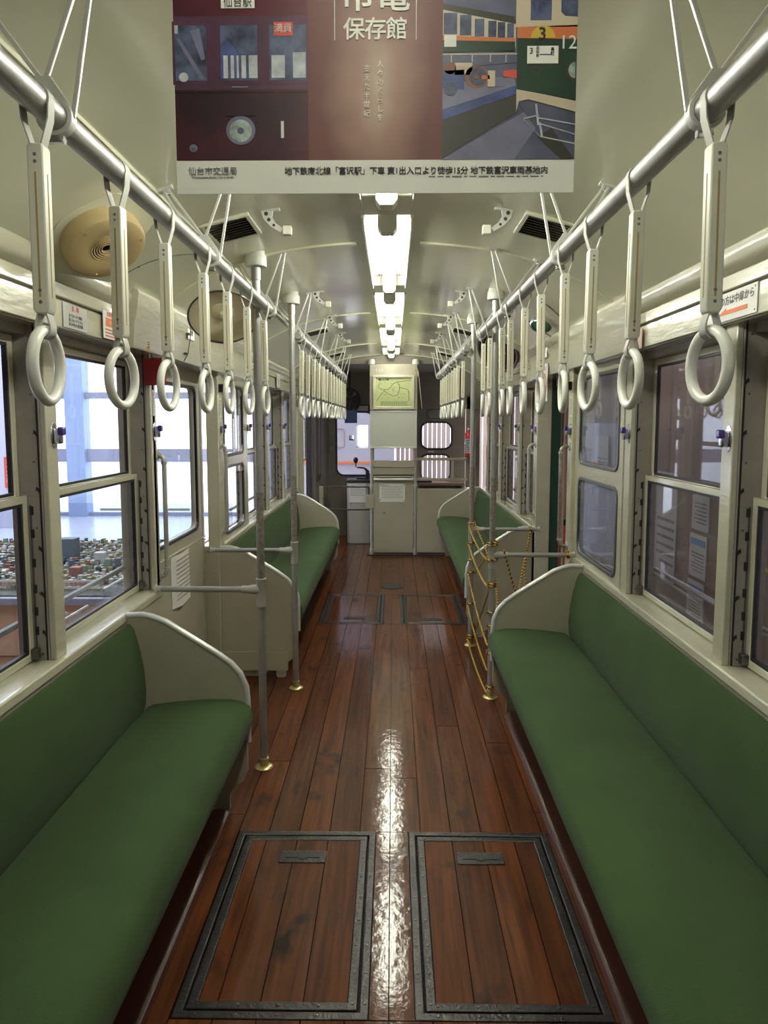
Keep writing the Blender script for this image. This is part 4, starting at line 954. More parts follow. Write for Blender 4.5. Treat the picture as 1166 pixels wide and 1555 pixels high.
A(MB().lathe([(.016, -.22), (.016, .228)], (0, Y8 - .035, .870), 14, 'x').build('cross_rail', 'silver'))
A(MB().box(-.222, .230, Y8 - .012, Y8 + .012, .035, .905).build('door_panel', 'cream2', None, .004))
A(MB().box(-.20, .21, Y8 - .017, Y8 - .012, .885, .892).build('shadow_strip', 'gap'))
pn_ = A(MB().box(-.155, .135, Y8 - .016, Y8 - .013, .615, .822).build('notice_sheet', 'paper'))
A(lines('notice_print', -.13, .12, .655, .80, 8, Y8 - .0163, 'inkg', None, 'c', .25, 21, thick=.0006)); A(text('お知らせ', .024, 'ink', None, (-.095, Y8 - .0168, .803), RC))
for x, z in ((-.14, .808), (.122, .81), (-.145, .640), (.122, .630)): A(MB().lathe([(0, 0), (.006, 0), (.006, -.001)], (x, Y8 - .0165, z), 10, 'y').build('pin', 'ink'))
A(MB().box(-.12, -.085, Y8 - .0128, Y8 - .012, .485, .492).build('scratch', 'gap')); A(MB().box(-.045, -.04, Y8 - .0128, Y8 - .012, .50, .506).build('scratch', 'redink'))
A(MB().box(-.30, .90, Y8 - .02, Y8 + .02, -.002, .012).build('threshold', 'rubber'))
# right solid lower panel and wire guard
A(MB().box(.268, .935, Y8 - .008, Y8 + .012, .035, .765).build('side_panel', 'cream2', None, .004))
for z in (.855, 1.085): A(MB().box(.262, .84, Y8 - .012, Y8 + .012, z, z + .03).build('guard_rail', 'cream2', None, .004))
A(MB().box(.655, .68, Y8 - .010, Y8 + .010, .885, 1.085).build('guard_post', 'silver'))
b_ = MB()
for k in range(28): x = .272 + k * .0205; b_.box(x, x + .0028, Y8 - .0016, Y8 + .0016, .88, 1.09)
for k in range(10): z = .895 + k * .0205; b_.box(.262, .84, Y8 - .0016, Y8 + .0016, z, z + .0028)
A(b_.build('wire_mesh', 'mesh', None, smooth=False))
# cab gate on the left
gt = thing('cab_gate', 'low metal gate with latch closing the left side of the cab', 'gate', (-.55, Y8, .5)); G = lambda o: place(gt, o, (-.55, Y8, .5))
for z in (.525, .785): G(MB().box(-.80, -.27, Y8 - .012, Y8 + .012, z - .009, z + .009).build('rail', 'rivet', None, .003))
for x in (-.77, -.275): G(MB().box(x - .008, x + .008, Y8 - .01, Y8 + .01, .52, .79).build('upright', 'rivet', None, .002))
G(MB().box(-.835, -.79, Y8 - .015, Y8 + .015, .45, .79).build('hinge_panel', 'cream2', None, .003)); G(MB().box(-.76, -.71, Y8 - .02, Y8 - .008, .56, .69).build('latch_plate', 'rivet', None, .003))
G(MB().lathe([(.012, -.035), (.012, -.01)], (-.735, Y8, .63), 12, 'y').build('latch_knob', 'rivet')); G(MB().box(-.80, -.735, Y8 - .034, Y8 - .028, .655, .665).build('latch_bar', 'rivet'))
G(MB().box(-.31, -.215, Y8 - .03, Y8 - .018, .54, .70).build('lock_box', 'cream2', None, .004))
# cab shell
YF = 9.45
b = MB()
b.prism([(W(-1, 1.0), 8.9), (W(-1, 1.0), 8.96), (-.90, YF + .05), (-.86, YF)], -.06, 2.2, 'z', 'dark_cab')
b.prism([(W(1, .955), Y8 + .05), (W(1, 1.0), Y8 + .05), (W(1, 1.0), 8.15), (W(1, .955), 8.15)], -.06, 2.1, 'z', 'dark_cab')
b.box(W(-1, 1.02), W(-1, .96), Y8 - .25, Y8 - .2, 0, 1.8, 'cream')
cs = b.build('wall_cab_sides', None); tag(cs, kind='structure')
# front wall with three window openings
def hole_wall(b, x0, x1, z0, z1, wins, y0, y1, m):
    xs = sorted({x0, x1} | {v for w_ in wins for v in w_[:2]})
    for a, c in zip(xs, xs[1:]):
        col = sorted([w_ for w_ in wins if w_[0] <= a + 1e-6 and w_[1] >= c - 1e-6], key=lambda w_: w_[2]); z = z0
        for w_ in col:
            if w_[2] > z: b.box(a, c, y0, y1, z, w_[2], m)
            z = w_[3]
        if z < z1: b.box(a, c, y0, y1, z, z1, m)
wins = [(-.745, -.275, .815, 1.635), (-.255, .268, .86, 1.60), (.378, .765, 1.17, 1.50), (.372, .752, .75, 1.075)]
b = MB(); hole_wall(b, -.90, .95, -.06, 2.2, wins, YF, YF + .05, 'dark_cab'); fw = b.build('wall_front', None); tag(fw, kind='structure')
for k, (a, c, z0, z1) in enumerate(wins):
    rr_ = .09
    o = MB().prism(rrect(a - .022, c + .022, z0 - .022, z1 + .022, rr_ + .02), YF - .012, YF + .004, 'y', None, rrect(a + .001, c - .001, z0 + .001, z1 - .001, rr_)).build('window_%d' % (60 + k), 'rubber', None, .003); tag(o, kind='structure')
    MB().box(a, c, YF + .02, YF + .023, z0, z1).build('pane', 'glass', o, smooth=False)
    # rounded corners filled by the wall skin
    b = MB(); outer = []
    inner = rrect(a, c, z0, z1, rr_)
    for (u, v) in inner: outer.append((a if u < (a + c) / 2 else c, v) if abs(u - (a + c) / 2) / (c - a) > abs(v - (z0 + z1) / 2) / (z1 - z0) else (u, z0 if v < (z0 + z1) / 2 else z1))
    for cyn, czn in ((a, z0), (a, z1), (c, z0), (c, z1)):
        q = min(range(len(outer)), key=lambda i: (outer[i][0] - cyn) ** 2 + (outer[i][1] - czn) ** 2); outer[q] = (cyn, czn)
    b.prism(outer, YF - .002, YF + .04, 'y', None, inner).build('corner_filler', 'dark_cab', o)
o = box('ceiling_cab', W(-1, 1.1), W(1, 1.1), 8.02, YF + .1, 2.16, 2.31, 'dark_cab'); tag(o, kind='structure')
# arch above the bulkhead
pts = [(W(s, d), z) for s in (-1,) for d, z in SP[::-1] if d < 1.0] + [(W(1, d), z) for d, z in SP if d < 1.0]
o = MB().prism([(x, z + .03) for x, z in pts] + [(x, z - .012) for x, z in pts][::-1], 7.98, 8.03, 'y').build('trim_80', 'ceil'); tag(o, kind='structure')
pts2 = [(x, z) for x, z in pts if abs(x) > 0]
o = MB().prism([(x, z + .01) for x, z in pts] + [(W(1, .97), 1.8), (W(1, 1.02), 1.8)][:0] + [(x * 1.0, z - .0) for x, z in pts][::-1], 8.03, 8.04, 'y').build('trim_81', 'dark_cab'); tag(o, kind='structure')
# cab door leaf, left: tall blue-tinted glass
o = MB().box(-.965, -.935, 8.62, 9.30, .0, 1.85).build('door_2', 'dark_cab', None, .004)
bpy.data.objects.remove(o)
b = MB()
hd = [(-.955, -.80)]
cd = MB().prism([(8.55, 0), (9.25, 0), (9.25, 1.95), (8.55, 1.95)], -.97, -.94, 'x', None, [(8.62, .80), (9.19, .80), (9.19, 1.70), (8.62, 1.70)]).build('door_2', 'dark_cab'); tag(cd, kind='structure')
cd.rotation_euler = (0, 0, 0)
MB().prism(rrect(8.60, 9.21, .78, 1.72, .09), -.935, -.945, 'x', None, rrect(8.63, 9.18, .81, 1.69, .07)).build('rubber_gasket', 'rubber', cd); MB().box(-.957, -.954, 8.62, 9.19, .80, 1.70).build('pane', 'glass', cd, smooth=False)
o = post(66, -1, 8.46, 8.56, .955, 1.02); o.data.materials[0] = M['rubber']
o = post(67, -1, 7.90, 7.99, .985, 1.1)
grab(-1, 8.02, 'thin worn grab rail by the open cab doorway on the left', z0=1.08, z1=1.56, d=1.0, out=.03, m='worn')
o = box('wall_cab_left', W(-1, .97), W(-1, 1.03), 8.0, YF, 1.80, 2.2, 'dark_cab'); tag(o, kind='structure')
# controller stand, handle
ct = thing('driver_controller', 'grey driver controller stand with black top and ball handle', 'controller', (-.43, 8.9, 0)); D = lambda o: place(ct, o, (-.43, 8.9, 0))
D(MB().prism([(-.575 + .03, 8.76), (-.575, 8.80), (-.575, 9.02), (-.545, 9.06), (-.29, 9.06), (-.265, 9.02), (-.265, 8.80), (-.29, 8.76)], 0.0, .77, 'z').build('body', 'silver', None, .01))
D(MB().prism([(-.59, 8.74), (-.59, 9.08), (-.25, 9.08), (-.25, 8.74)], .77, .80, 'z').build('top', 'rubber', None, .01))
D(MB().box(-.545, -.34, 8.752, 8.758, .52, .755).build('notice_sheet', 'paper')); D(lines('notice_print', -.53, -.355, .60, .745, 8, 8.752, 'inkg', None, 'c', .3, 31, thick=.0006))
D(MB().prism([(-.46, .80), (-.30, .80), (-.30, .90), (-.33, .93), (-.37, .95), (-.45, .955), (-.46, .94), (-.37, .93), (-.345, .90), (-.345, .82), (-.46, .82)], 8.88, 8.94, 'y').build('crank_arm', 'rubber', None, .004))
D(MB().lathe([(.012, .95), (.010, .99), (.014, 1.0)], (-.47, 8.91, 0), 12).build('handle_stem', 'brass')); D(MB().lathe([(0, 1.075), (.018, 1.070), (.029, 1.05), (.031, 1.035), (.024, 1.015), (.012, 1.0), (0, 1.0)], (-.47, 8.91, 0), 18).build('ball_knob', 'black'))
# black cab fan, blue shade, hook, display, mirrors
t = thing('cab_fan', 'dark ragged silhouette of a cab fan high on the left', 'fan', (-.56, 9.2, 1.8)); F_ = lambda o: place(t, o, (-.56, 9.2, 1.8))
F_(MB().tube([(-.56 + .13 * math.cos(a * PI / 12), 9.2, 1.79 + .15 * math.sin(a * PI / 12)) for a in range(24)], .012, 6, closed=True).build('cage_ring', 'black'))
for k in range(5):
    a = k * 2 * PI / 5 + .3; F_(MB().prism([(-.56 + .02 * math.cos(a + 1), 1.79 + .02 * math.sin(a + 1)), (-.56 + .125 * math.cos(a + .35), 1.79 + .14 * math.sin(a + .35)), (-.56 + .125 * math.cos(a - .45), 1.79 + .14 * math.sin(a - .45)), (-.56 + .02 * math.cos(a - 1), 1.79 + .02 * math.sin(a - 1))], 9.19, 9.205, 'y').build('fan_blade', 'black'))
F_(MB().lathe([(.04, -.04), (.045, .04)], (-.56, 9.2, 1.79), 14, 'y').build('motor', 'black')); F_(MB().box(-.575, -.545, 9.19, 9.22, 1.9, 2.165).build('hanger', 'black'))
t = thing('blue_sun_shade', 'dark blue tinted shade under the cab fan', 'shade', (-.53, 9.1, 1.6)); place(t, MB().box(-.62, -.46, 9.10, 9.108, 1.50, 1.665).build('tinted_panel', 'blue', None, .003), (-.53, 9.1, 1.6)); place(t, MB().box(-.56, -.52, 9.10, 9.45, 1.66, 1.68).build('shade_arm', 'black'), (-.53, 9.1, 1.6))
t = thing('destination_display', 'small speckled display box above the left front window', 'display', (-.42, 9.42, 1.68)); place(t, MB().box(-.53, -.29, 9.40, 9.449, 1.645, 1.74).build('casing', 'rubber', None, .004), (-.42, 9.42, 1.68)); place(t, MB().box(-.48, -.33, 9.394, 9.40, 1.66, 1.725).build('screen', 'signgrey'), (-.42, 9.42, 1.68))
o = MB().tube([(-.80, 9.12, 1.20), (-.80, 9.10, 1.16), (-.81, 9.08, 1.13), (-.80, 9.06, 1.15)], .008, 8).build('coat_hook', 'chrome'); tag(o, 'small chrome hook on the dark cab wall left of the windscreen', 'hook')
t = thing('cab_mirror', 'rounded blue-tinted mirror above the right front window', 'mirror', (.46, 8.75, 1.62)); place(t, MB().prism(rrect(.405, .62, 1.555, 1.675, .05), 8.74, 8.765, 'y').build('mirror_back', 'rubber', None, .003), (.46, 8.75, 1.62)); place(t, MB().prism(rrect(.412, .613, 1.562, 1.668, .046), 8.735, 8.7395, 'y').build('mirror_glass', 'mirror'), (.46, 8.75, 1.62))
place(t, MB().tube([(.42, 8.76, 1.66), (.38, 9.0, 1.68), (.36, YF - .002, 1.68)], .006, 8).build('mirror_arm', 'rubber'), (.46, 8.75, 1.62))
o = MB().box(.46, .54, YF - .014, YF - .001, 1.112, 1.130).build('window_catch', 'alu', None, .003); tag(o, 'small metal pull between the two right front windows', 'handle')
o = MB().tube([(.262 + .02 * math.sin(a * .7), 7.955 + .01 * math.cos(a), 2.06 + .045 * math.cos(a * .785)) for a in range(24)] + [(.285, 7.95, 2.0), (.30, 7.95, 1.85), (.32, 7.95, 1.66)], .004, 6).build('bell_cord', 'cord'); tag(o, 'coiled pale cord hanging beside the route map box', 'cord')
t = thing('driver_desk', 'dark equipment shelf behind the right guard with a black case', 'desk', (.6, 9.3, .7)); place(t, MB().box(.30, .92, 9.10, 9.44, .70, .735).build('shelf', 'brownwall', None, .004), (.6, 9.3, .7)); place(t, MB().box(.30, .50, 9.15, 9.35, .735, .79).build('black_case', 'rubber', None, .005), (.6, 9.3, .7)); place(t, MB().box(.30, .34, 9.10, 9.44, 0, .70).build('leg_panel', 'dark_cab'), (.6, 9.3, .7)); place(t, MB().box(.88, .92, 9.10, 9.44, 0, .70).build('leg_panel', 'dark_cab'), (.6, 9.3, .7))
# fire extinguisher
xx, yy = .845, 7.93
t = thing('fire_extinguisher', 'red fire extinguisher hung at the right end of the bulkhead', 'extinguisher', (xx, yy, 1.13)); Xx = lambda o: place(t, o, (xx, yy, 1.13))
Xx(MB().lathe([(.045, 0), (.052, .008), (.052, .24), (.048, .262), (.030, .285), (.018, .292), (.018, .30)], (xx, yy, 1.125), 24).build('cylinder', 'redx'))
Xx(MB().lathe([(.016, 0), (.018, .01), (.014, .03), (.008, .034)], (xx, yy, 1.423), 14).build('valve', 'chrome'))
Xx(MB().box(xx - .012, xx + .045, yy - .008, yy + .008, 1.452, 1.462).build('lever', 'black', None, .002)); Xx(MB().tube([(xx + .01, yy, 1.44), (xx + .045, yy - .01, 1.48), (xx + .06, yy - .02, 1.42), (xx + .058, yy - .02, 1.25)], .007, 8).build('hose', 'black'))
Xx(MB().lathe([(.0535, .0), (.0535, .012)], (xx, yy, 1.275), 24).build('strap', 'chrome')); Xx(MB().box(xx - .045, xx + .005, yy - .0545, yy - .052, 1.17, 1.33).build('label', 'white'))
Xx(lines('label_print', xx - .04, xx, 1.18, 1.32, 6, yy - .0545, 'blue', None, 'c', .6, 41, thick=.0006)); Xx(MB().box(xx - .02, xx + .02, yy + .05, 8.0 - .004, 1.26, 1.30).build('bracket', 'chrome'))
o = MB().box(W(1, .84), W(1, .90), 8.0, 8.05, .78, 1.80).build('trim_85', 'dark_cab', None, .004); tag(o, kind='structure')
o = box('wall_cab_header', W(1, .80), W(1, 1.03), 8.0, 8.06, 1.66, 2.1, 'dark_cab'); tag(o, kind='structure')

# ============================================================ BARRIER ROPE (twisted black and yellow)
rope = thing('barrier_rope', 'twisted black and yellow rope strung between the two right poles', 'rope', (.53, 4.2, .5))
def rope_path(pts, r=.0055):
    P = [Vector(p) for p in pts]; out = []
    for a, c in zip(P, P[1:]):
        n = max(1, int((c - a).length / .0042)); out += [a.lerp(c, k / n) for k in range(n)]
    out.append(P[-1]); return out
def rope_seg(pts, nm='rope_strand'):
    o = MB().tube(rope_path(pts), .0052, 6, 'ropey', m2='ropeb').build(nm); place(rope, o, (.53, 4.2, .5)); return o
def sag(a, c, s_=.03, n=8): a, c = Vector(a), Vector(c); return [a.lerp(c, k / n) - Vector((0, 0, s_ * 4 * (k / n) * (1 - k / n))) for k in range(n + 1)]
def wrap(x, y, z, turns, pitch=.014, r=.023): return [(x + r * math.cos(a * PI / 6), y + r * math.sin(a * PI / 6), z + pitch * a / 12) for a in range(int(12 * turns) + 1)]
A1 = (.538, 3.812); A2 = (.527, 4.731)
for z, tn in ((.845, 2.2), (.765, 1.5), (.62, 2.6), (.475, 1.0), (.40, 1), (.245, 1.6), (.055, 1.2)): rope_seg(wrap(*A1, z, tn, r=.028 if z > .7 else .023), 'rope_wrap')
for z, tn in ((.83, 1.6), (.70, 1.2), (.585, 1.0), (.50, 1.6), (.285, 1.4), (.05, 2.2)): rope_seg(wrap(*A2, z, tn, r=.026 if z > .75 else .023), 'rope_wrap')
q = lambda A_, z, dx=-.022: (A_[0] + dx, A_[1] - .01, z)
for za, zb in ((.83, .765), (.70, .62), (.50, .30), (.285, .16), (.05, .03)):
    rope_seg(sag(q(A2, za), q(A1, zb), .03))
rope_seg(sag(q(A2, .50, .02), q(A1, .85, .02), .0)); rope_seg(sag(q(A2, .06, .02), q(A1, .62, -.01), .0)); rope_seg(sag(q(A2, .84, .02), (.62, 4.3, .62), .0) )
rope_seg([(.62, 4.3, .62), (.60, 4.0, .50), (.56, 3.84, .40)])
rope_seg(wrap(A1[0] + .38, A1[1], .80, 0) if False else [(A1[0] + .40 + .008 * (a / 12), A1[1] + .0175 * math.cos(a * PI / 6), .80 + .0175 * math.sin(a * PI / 6)) for a in range(26)], 'rope_wrap')
rope_seg([(A2[0] + .385 + .008 * (a / 12), A2[1] + .0175 * math.cos(a * PI / 6), .80 + .0175 * math.sin(a * PI / 6)) for a in range(26)], 'rope_wrap')
rope_seg([(A2[0] + .39, A2[1] - .018, .79), (.80, 4.40, .52), (.72, 4.1, .38)]); rope_seg([(A2[0] + .39, A2[1] - .018, .79), (.84, 4.5, .55), (.86, 4.25, .35)])
rope_seg([(A1[0] + .06, A1[1] - .016, .83), (.66, 3.83, .62), (.74, 3.80, .42), (.72, 4.1, .38), (.86, 4.25, .35), (.70, 4.35, .30), (A2[0] + .02, A2[1] - .018, .06)])

# ============================================================ HALL OUTSIDE
def st(name, x0, x1, y0, y1, z0, z1, m): return tag(box(name, x0, x1, y0, y1, z0, z1, m), kind='structure')
ZF = -.22
st('hall_floor_left', -14, W(-1, 1.2), -6, 14.0, ZF - .1, ZF, 'hallfloor'); st('hall_floor_right', W(1, 1.2), 6, -6, 16, ZF - .1, ZF, 'hallgrey')
st('hall_floor_front', W(-1, 1.2), W(1, 1.2), 9.6, 16, ZF - .1, ZF, 'hallgrey')
st('outdoor_ground', -40, 10, 14.2, 60, ZF - .5, ZF - .3, 'snow')
st('hall_ceiling', -14, 6, -6, 14, 4.6, 4.7, 'hallceil'); st('hall_wall_left', -14.1, -14, -6, 14, ZF, 4.7, 'hallwall'); st('hall_wall_back', -14, 6, -6.1, -6, ZF, 4.7, 'hallwall')
st('hall_pier_left', -8.4, -6.05, 11.4, 11.6, ZF, 4.6, 'lavender')
st('hall_floor_far', -14, W(-1, 1.2), 7.6, 13.9, ZF, ZF + .006, 'hallpale')
# glazed end wall on the left with columns and bars
gw = thing('glazed_hall_wall', 'bright glazed end wall of the hall seen through the left windows', 'glazing', (-6, 13, ZF)); Gw = lambda o: place(gw, o, (-6, 13, ZF))
for x in (-10.6, -5.78): Gw(MB().box(x - .17, x + .17, 12.85, 13.15, ZF, 4.6).build('column', 'bluemul', None, .01))
for x in (-13, -8.3, -6.9, -4.5): Gw(MB().box(x - .03, x + .03, 12.97, 13.03, ZF, 4.6).build('mullion', 'mull'))
for z0, z1 in ((1.93, 2.05), (.78, 1.02), (-.21, -.15), (3.6, 3.7)): Gw(MB().box(-14, -1.2, 12.96, 13.04, z0, z1).build('transom', 'mull'))
Gw(MB().box(-14, -1.2, 12.995, 13.005, ZF, 4.6).build('pane', 'glass', None, smooth=False))
st('hall_wall_end', 2.6, 6, 13.0, 13.1, ZF, 4.6, 'hallwall')
st('hall_wall_end_upper', -1.5, 2.6, 13.0, 13.1, 2.7, 4.6, 'hallwall')
o = st('hall_pier', -2.35, -1.55, 12.8, 13.2, ZF, 4.6, 'bluemul')
# pale vehicle ahead, seen through the left windscreen
vh = thing('parked_vehicle', 'pale lavender vehicle front with orange band outside the windscreen', 'vehicle', (-.95, 11.6, ZF)); V = lambda o: place(vh, o, (-.95, 11.6, ZF))
b = MB(); hole_wall(b, -1.45, .02, ZF, 2.4, [(-.60, -.40, 1.10, 1.46), (-.70, -.63, 1.22, 1.30)], 11.3, 12.4, 'vehicle'); V(b.build('body'))
V(MB().box(-1.45, .02, 11.285, 11.30, .85, .885).build('orange_band', 'orangeink')); V(MB().prism(rrect(-.95, -.78, 1.12, 1.42, .03), 11.285, 11.299, 'y', None, rrect(-.942, -.788, 1.128, 1.412, .025)).build('panel_outline', 'peach'))
# slatted blind on the end wall: separate upright slats against daylight
bl = thing('vertical_blind', 'pink vertical slat blind with daylight between slats outside the windscreen', 'blind', (.9, 12.2, 1)); Bl = lambda o: place(bl, o, (.9, 12.2, 1))
for k in range(30):
    x = .05 + k * .078; Bl(MB().box(x, x + .066, 12.2, 12.21, ZF, 2.6).build('slat', 'slat', None, smooth=False))
Bl(MB().box(.0, 2.45, 12.18, 12.23, 2.6, 2.7).build('head_rail', 'mull'))
# right hall wall with posters
st('hall_wall_right', 2.55, 2.7, 2.2, 7.9, ZF, 4.6, 'brownwall'); st('hall_wall_right_far', 6, 6.1, -6, 16, ZF, 4.6, 'hallwall')
def board(name, lab, y0, y1, z0, z1, m='signgrey', blue=True, x=2.55, seed=1):
    at = (x, (y0 + y1) / 2, z0); t = thing(name, lab, 'poster', at)
    place(t, MB().box(x - .012, x, y0, y1, z0, z1).build('panel', m), at)
    if blue: place(t, MB().box(x - .014, x - .012, y0 + .02, y1 - .02, z1 - (z1 - z0) * .25, z1 - (z1 - z0) * .1).build('blue_band', 'skyblue'), at)
    place(t, lines('print_lines', y0 + .04, y1 - .04, z0 + (z1 - z0) * .12, z0 + (z1 - z0) * .6, 6, x - .012, 'inkg', None, 'r', .35, seed, thick=.001), at)
board('exhibit_poster', 'white poster with a portrait drawing on the brown hall wall, topmost', 5.70, 6.02, .62, 1.02, blue=True, seed=2)
board('exhibit_poster', 'white and blue poster on the brown hall wall, second down', 5.72, 6.04, .22, .58, seed=3)
board('exhibit_poster', 'white and blue poster on the brown hall wall, lowest', 5.74, 6.06, -.16, .18, seed=4)
board('exhibit_board', 'tall grey exhibit board beside the posters on the hall wall', 6.35, 6.85, .05, 1.05, 'signgrey', False, seed=5)
board('framed_drawing', 'framed drawing on a pale panel seen through the right doorway', 8.2, 8.7, .75, 1.35, 'white', False, x=2.48, seed=6)
t = thing('hall_column', 'peach square column with green and orange foot outside the right doorway', 'column', (1.98, 8.1, ZF)); Hc = lambda o: place(t, o, (1.98, 8.1, ZF))
Hc(MB().box(1.82, 2.0, 7.95, 8.15, .42, 4.6).build('shaft', 'peach', None, .01)); Hc(MB().box(1.80, 2.02, 7.93, 8.17, .36, .42).build('green_band', 'greendoor')); Hc(MB().box(1.81, 2.01, 7.94, 8.16, ZF, .36).build('orange_foot', 'orangeink'))
st('hall_panel', 2.50, 2.56, 7.9, 10.5, ZF, 1.50, 'lavender'); st('hall_panel_upper', 2.50, 2.62, 7.9, 10.5, 1.50, 2.2, 'brownwall')
# added red frame standing for another tram, and grey counter behind the right windows
t = thing('red_stand_in', 'tall added red frame standing for another tram outside the near right window', 'frame', (2.2, 4.9, ZF)); place(t, MB().box(2.30, 2.42, 4.75, 4.87, 1.45, 3.2).build('post', 'redx'), (2.2, 4.9, ZF)); place(t, MB().box(2.42, 2.55, 4.75, 4.87, 2.3, 2.4).build('wall_arm', 'redx'), (2.2, 4.9, ZF))
t = thing('yellow_barrier', 'yellow rope barrier outside the rightmost window', 'rope', (1.9, 2.9, ZF))
place(t, MB().tube(sag((1.9, 2.2, .78), (1.9, 3.7, .78), .05), .009, 8).build('rope', 'yellow'), (1.9, 2.9, ZF))
for yy in (2.2, 3.7): place(t, MB().lathe([(.09, 0), (.09, .02), (.018, .03), (.018, 1.02), (.0, 1.03)], (1.9, yy, ZF), 14).build('stand_post', 'blue'), (1.9, 2.9, ZF))
# ---- model city on a peach table, seen through the left windows
mc = thing('model_city', 'miniature city model on a peach table outside the left windows', 'model', (-3.5, 5.6, ZF)); Mc = lambda o: place(mc, o, (-3.5, 5.6, ZF))
Mc(MB().box(-6.5, -1.75, 5.10, 7.35, ZF, .18).build('table_base', 'tablep', None, .01)); Mc(MB().box(-6.55, -1.70, 5.05, 7.40, .18, .235).build('dark_rim', 'mull', None, .005))
M['land'] = mat('model_ground', (.12, .13, .11), .8, var=.6, vscale=14)
Mc(MB().box(-6.5, -1.75, 5.10, 7.35, .235, .245).build('model_ground', 'land'))
cols = [('mb%d' % i, c) for i, c in enumerate([(.45, .42, .36), (.12, .15, .20), (.30, .12, .09), (.10, .14, .09), (.55, .55, .55), (.35, .30, .15), (.08, .08, .09), (.20, .30, .22)])]
for n_, c_ in cols: M[n_] = mat('model_' + n_, c_, .7)
rc = random.Random(21); b = MB()
for i in range(92):
    for j in range(44):
        x = -6.4 + i * .050 + rc.uniform(-.012, .012); y = 5.30 + j * .046 + rc.uniform(-.012, .012)
        if (y < 5.6 and rc.random() < .6) or rc.random() < .06: continue
        h = rc.uniform(.008, .035) + (.04 * rc.random() if y > 5.9 else 0); a = rc.uniform(.009, .021); c_ = rc.uniform(.009, .021)
        b.box(x - a, x + a, y - c_, y + c_, .245, .245 + h, rc.choice(cols)[0])
o = Mc(b.build('miniature_buildings', None, None, smooth=False)); o['kind'] = 'stuff'
for (x, y, wd, h, m_) in ((-2.95, 6.35, .15, .22, 'mb1'), (-2.45, 6.0, .05, .10, 'mb7'), (-2.6, 6.2, .09, .12, 'mb4'), (-2.62, 5.75, .09, .08, 'mb2'), (-3.1, 6.0, .12, .09, 'mb0'), (-2.2, 6.15, .06, .09, 'mb5'), (-3.75, 5.9, .05, .09, 'mb2'), (-2.36, 5.98, .05, .11, 'mb1')):
    Mc(MB().box(x - wd / 2, x + wd / 2, y - wd / 2.5, y + wd / 2.5, .245, .245 + h).build('tall_miniature_building', m_, None, .002))
for k in range(90):
    pass
# acrylic guard and caption strips
t = thing('acrylic_guard', 'clear acrylic screen standing behind the model city', 'screen', (-3.5, 7.45, .2)); place(t, MB().box(-6.5, -1.7, 7.44, 7.45, ZF, .66).build('sheet', 'acryl', None, smooth=False), (-3.5, 7.45, .2))
for x in (-2.4, -3.1): place(t, MB().box(x, x + .25, 7.43, 7.438, .58, .605).build('clip_strip', 'signgrey'), (-3.5, 7.45, .2))
for k, (x, y, tx) in enumerate(((-2.42, 5.30, '仙台市街地模型'), (-2.95, 5.30, '展示模型'))):
    t = thing('caption_plate', 'white caption plate with red lettering at the front of the model city, %s' % ('right one' if k == 0 else 'left one'), 'sign', (x, y, .25))
    place(t, MB().box(x - .17, x + .17, y, y + .008, .246, .315).build('plate', 'white'), (x, y, .25)); place(t, text(tx, .036, 'redink', None, (x, y - .001, .28), RC), (x, y, .25))
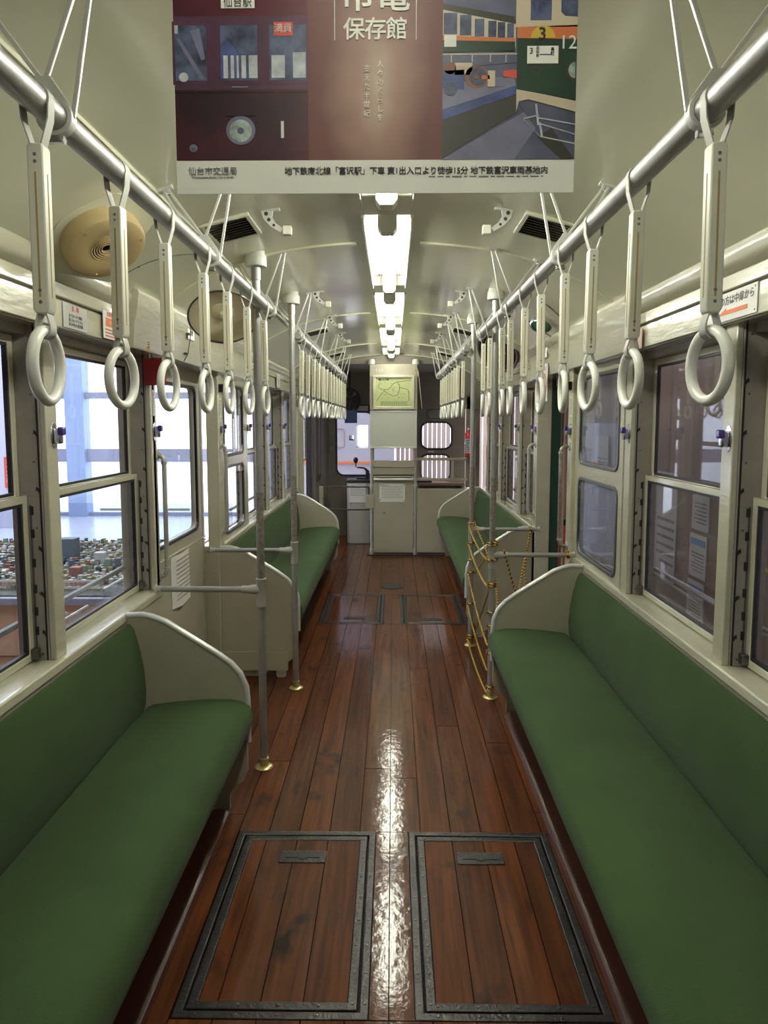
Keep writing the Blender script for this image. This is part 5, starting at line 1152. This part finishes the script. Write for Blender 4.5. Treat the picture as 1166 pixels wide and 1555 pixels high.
def acr(x0, y0, x1, y1, z0, z1, lab):
    t = thing('acrylic_board', lab, 'board', (x0, y0, z0)); v = [(x0, y0, z0), (x1, y1, z0), (x1, y1, z1), (x0, y0, z1)]
    place(t, MB().add(v + [(a + .012, b0, c) for a, b0, c in v], [(0, 1, 2, 3), (7, 6, 5, 4), (0, 4, 5, 1), (1, 5, 6, 2), (2, 6, 7, 3), (3, 7, 4, 0)]).build('sheet', 'acryl', None, smooth=False), (x0, y0, z0))
    place(t, MB().tube([(x0 + .006, y0, z1), (x1 + .006, y1, z1)], .006, 6).build('top_edge', 'white'), (x0, y0, z0))
    for yy in (y0 + .05, y1 - .05): place(t, MB().box(x0 - .01, x0 + .022, yy, yy + .02, ZF, z0 + .02).build('stand_leg', 'mull'), (x0, y0, z0))
acr(-1.32, 3.15, -1.32, 4.0, .55, .76, 'larger clear acrylic board standing outside the left window'); acr(-1.32, 2.72, -1.32, 2.98, .45, .73, 'smaller clear acrylic board standing outside the left window')

t = thing('extinguisher_sign', 'small red and white fire extinguisher sign far outside the leftmost window', 'sign', (-6.2, 11.39, .7))
place(t, MB().box(-6.28, -6.10, 11.375, 11.395, .45, .95).build('plate', 'redink'), (-6.2, 11.39, .7)); place(t, text('消\n火\n器', .13, 'white', None, (-6.19, 11.372, .70), RC, lsp=1.0), (-6.2, 11.39, .7))

t = thing('hook_wire', 'thin wire between two small hooks on the left door cover below the dish', 'wire', (-.955, 3.35, 1.9))
for z, d in ((1.925, .934), (1.835, .948)): place(t, MB().box(W(-1, d + .004), W(-1, d - .014), 3.33, 3.37, z - .004, z + .004).build('hook', 'rivet', None, .002), (-.955, 3.35, 1.9))
place(t, MB().tube([(W(-1, .922), 3.35, 1.99), (W(-1, .920), 3.35, 1.925), (W(-1, .934), 3.345, 1.835), (W(-1, .952), 3.34, 1.80)], .0018, 5).build('wire', 'black'), (-.955, 3.35, 1.9))
def seam_arc(s, y, R, lab):
    t = thing('coving_seam', lab, 'panel seam', (W(s, .84), y, cz(.84)))
    path = []
    for k in range(25):
        a = PI * (.02 + .96 * k / 24); dd = .975 - R * .62 * math.sin(a); yy = y - R * math.cos(a)
        path.append((W(s, dd), yy, cz(dd) - .001))
    place(t, MB().tube(path, .0016, 5).build('seam_line', 'darkgrille'), (W(s, .84), y, cz(.84)))
    for k in range(2, 25, 5):
        p = path[k]; place(t, MB().lathe([(.0055, 0), (.0045, -.003), (0, -.004)], (p[0], p[1] , p[2] - .001), 8).build('screw', 'rivet'), (W(s, .84), y, cz(.84)))
seam_arc(-1, 3.05, .52, 'round panel seam with screws on the left coving around the dish')
seam_arc(1, 5.45, .42, 'round panel seam with screws on the right coving around the amber opening')
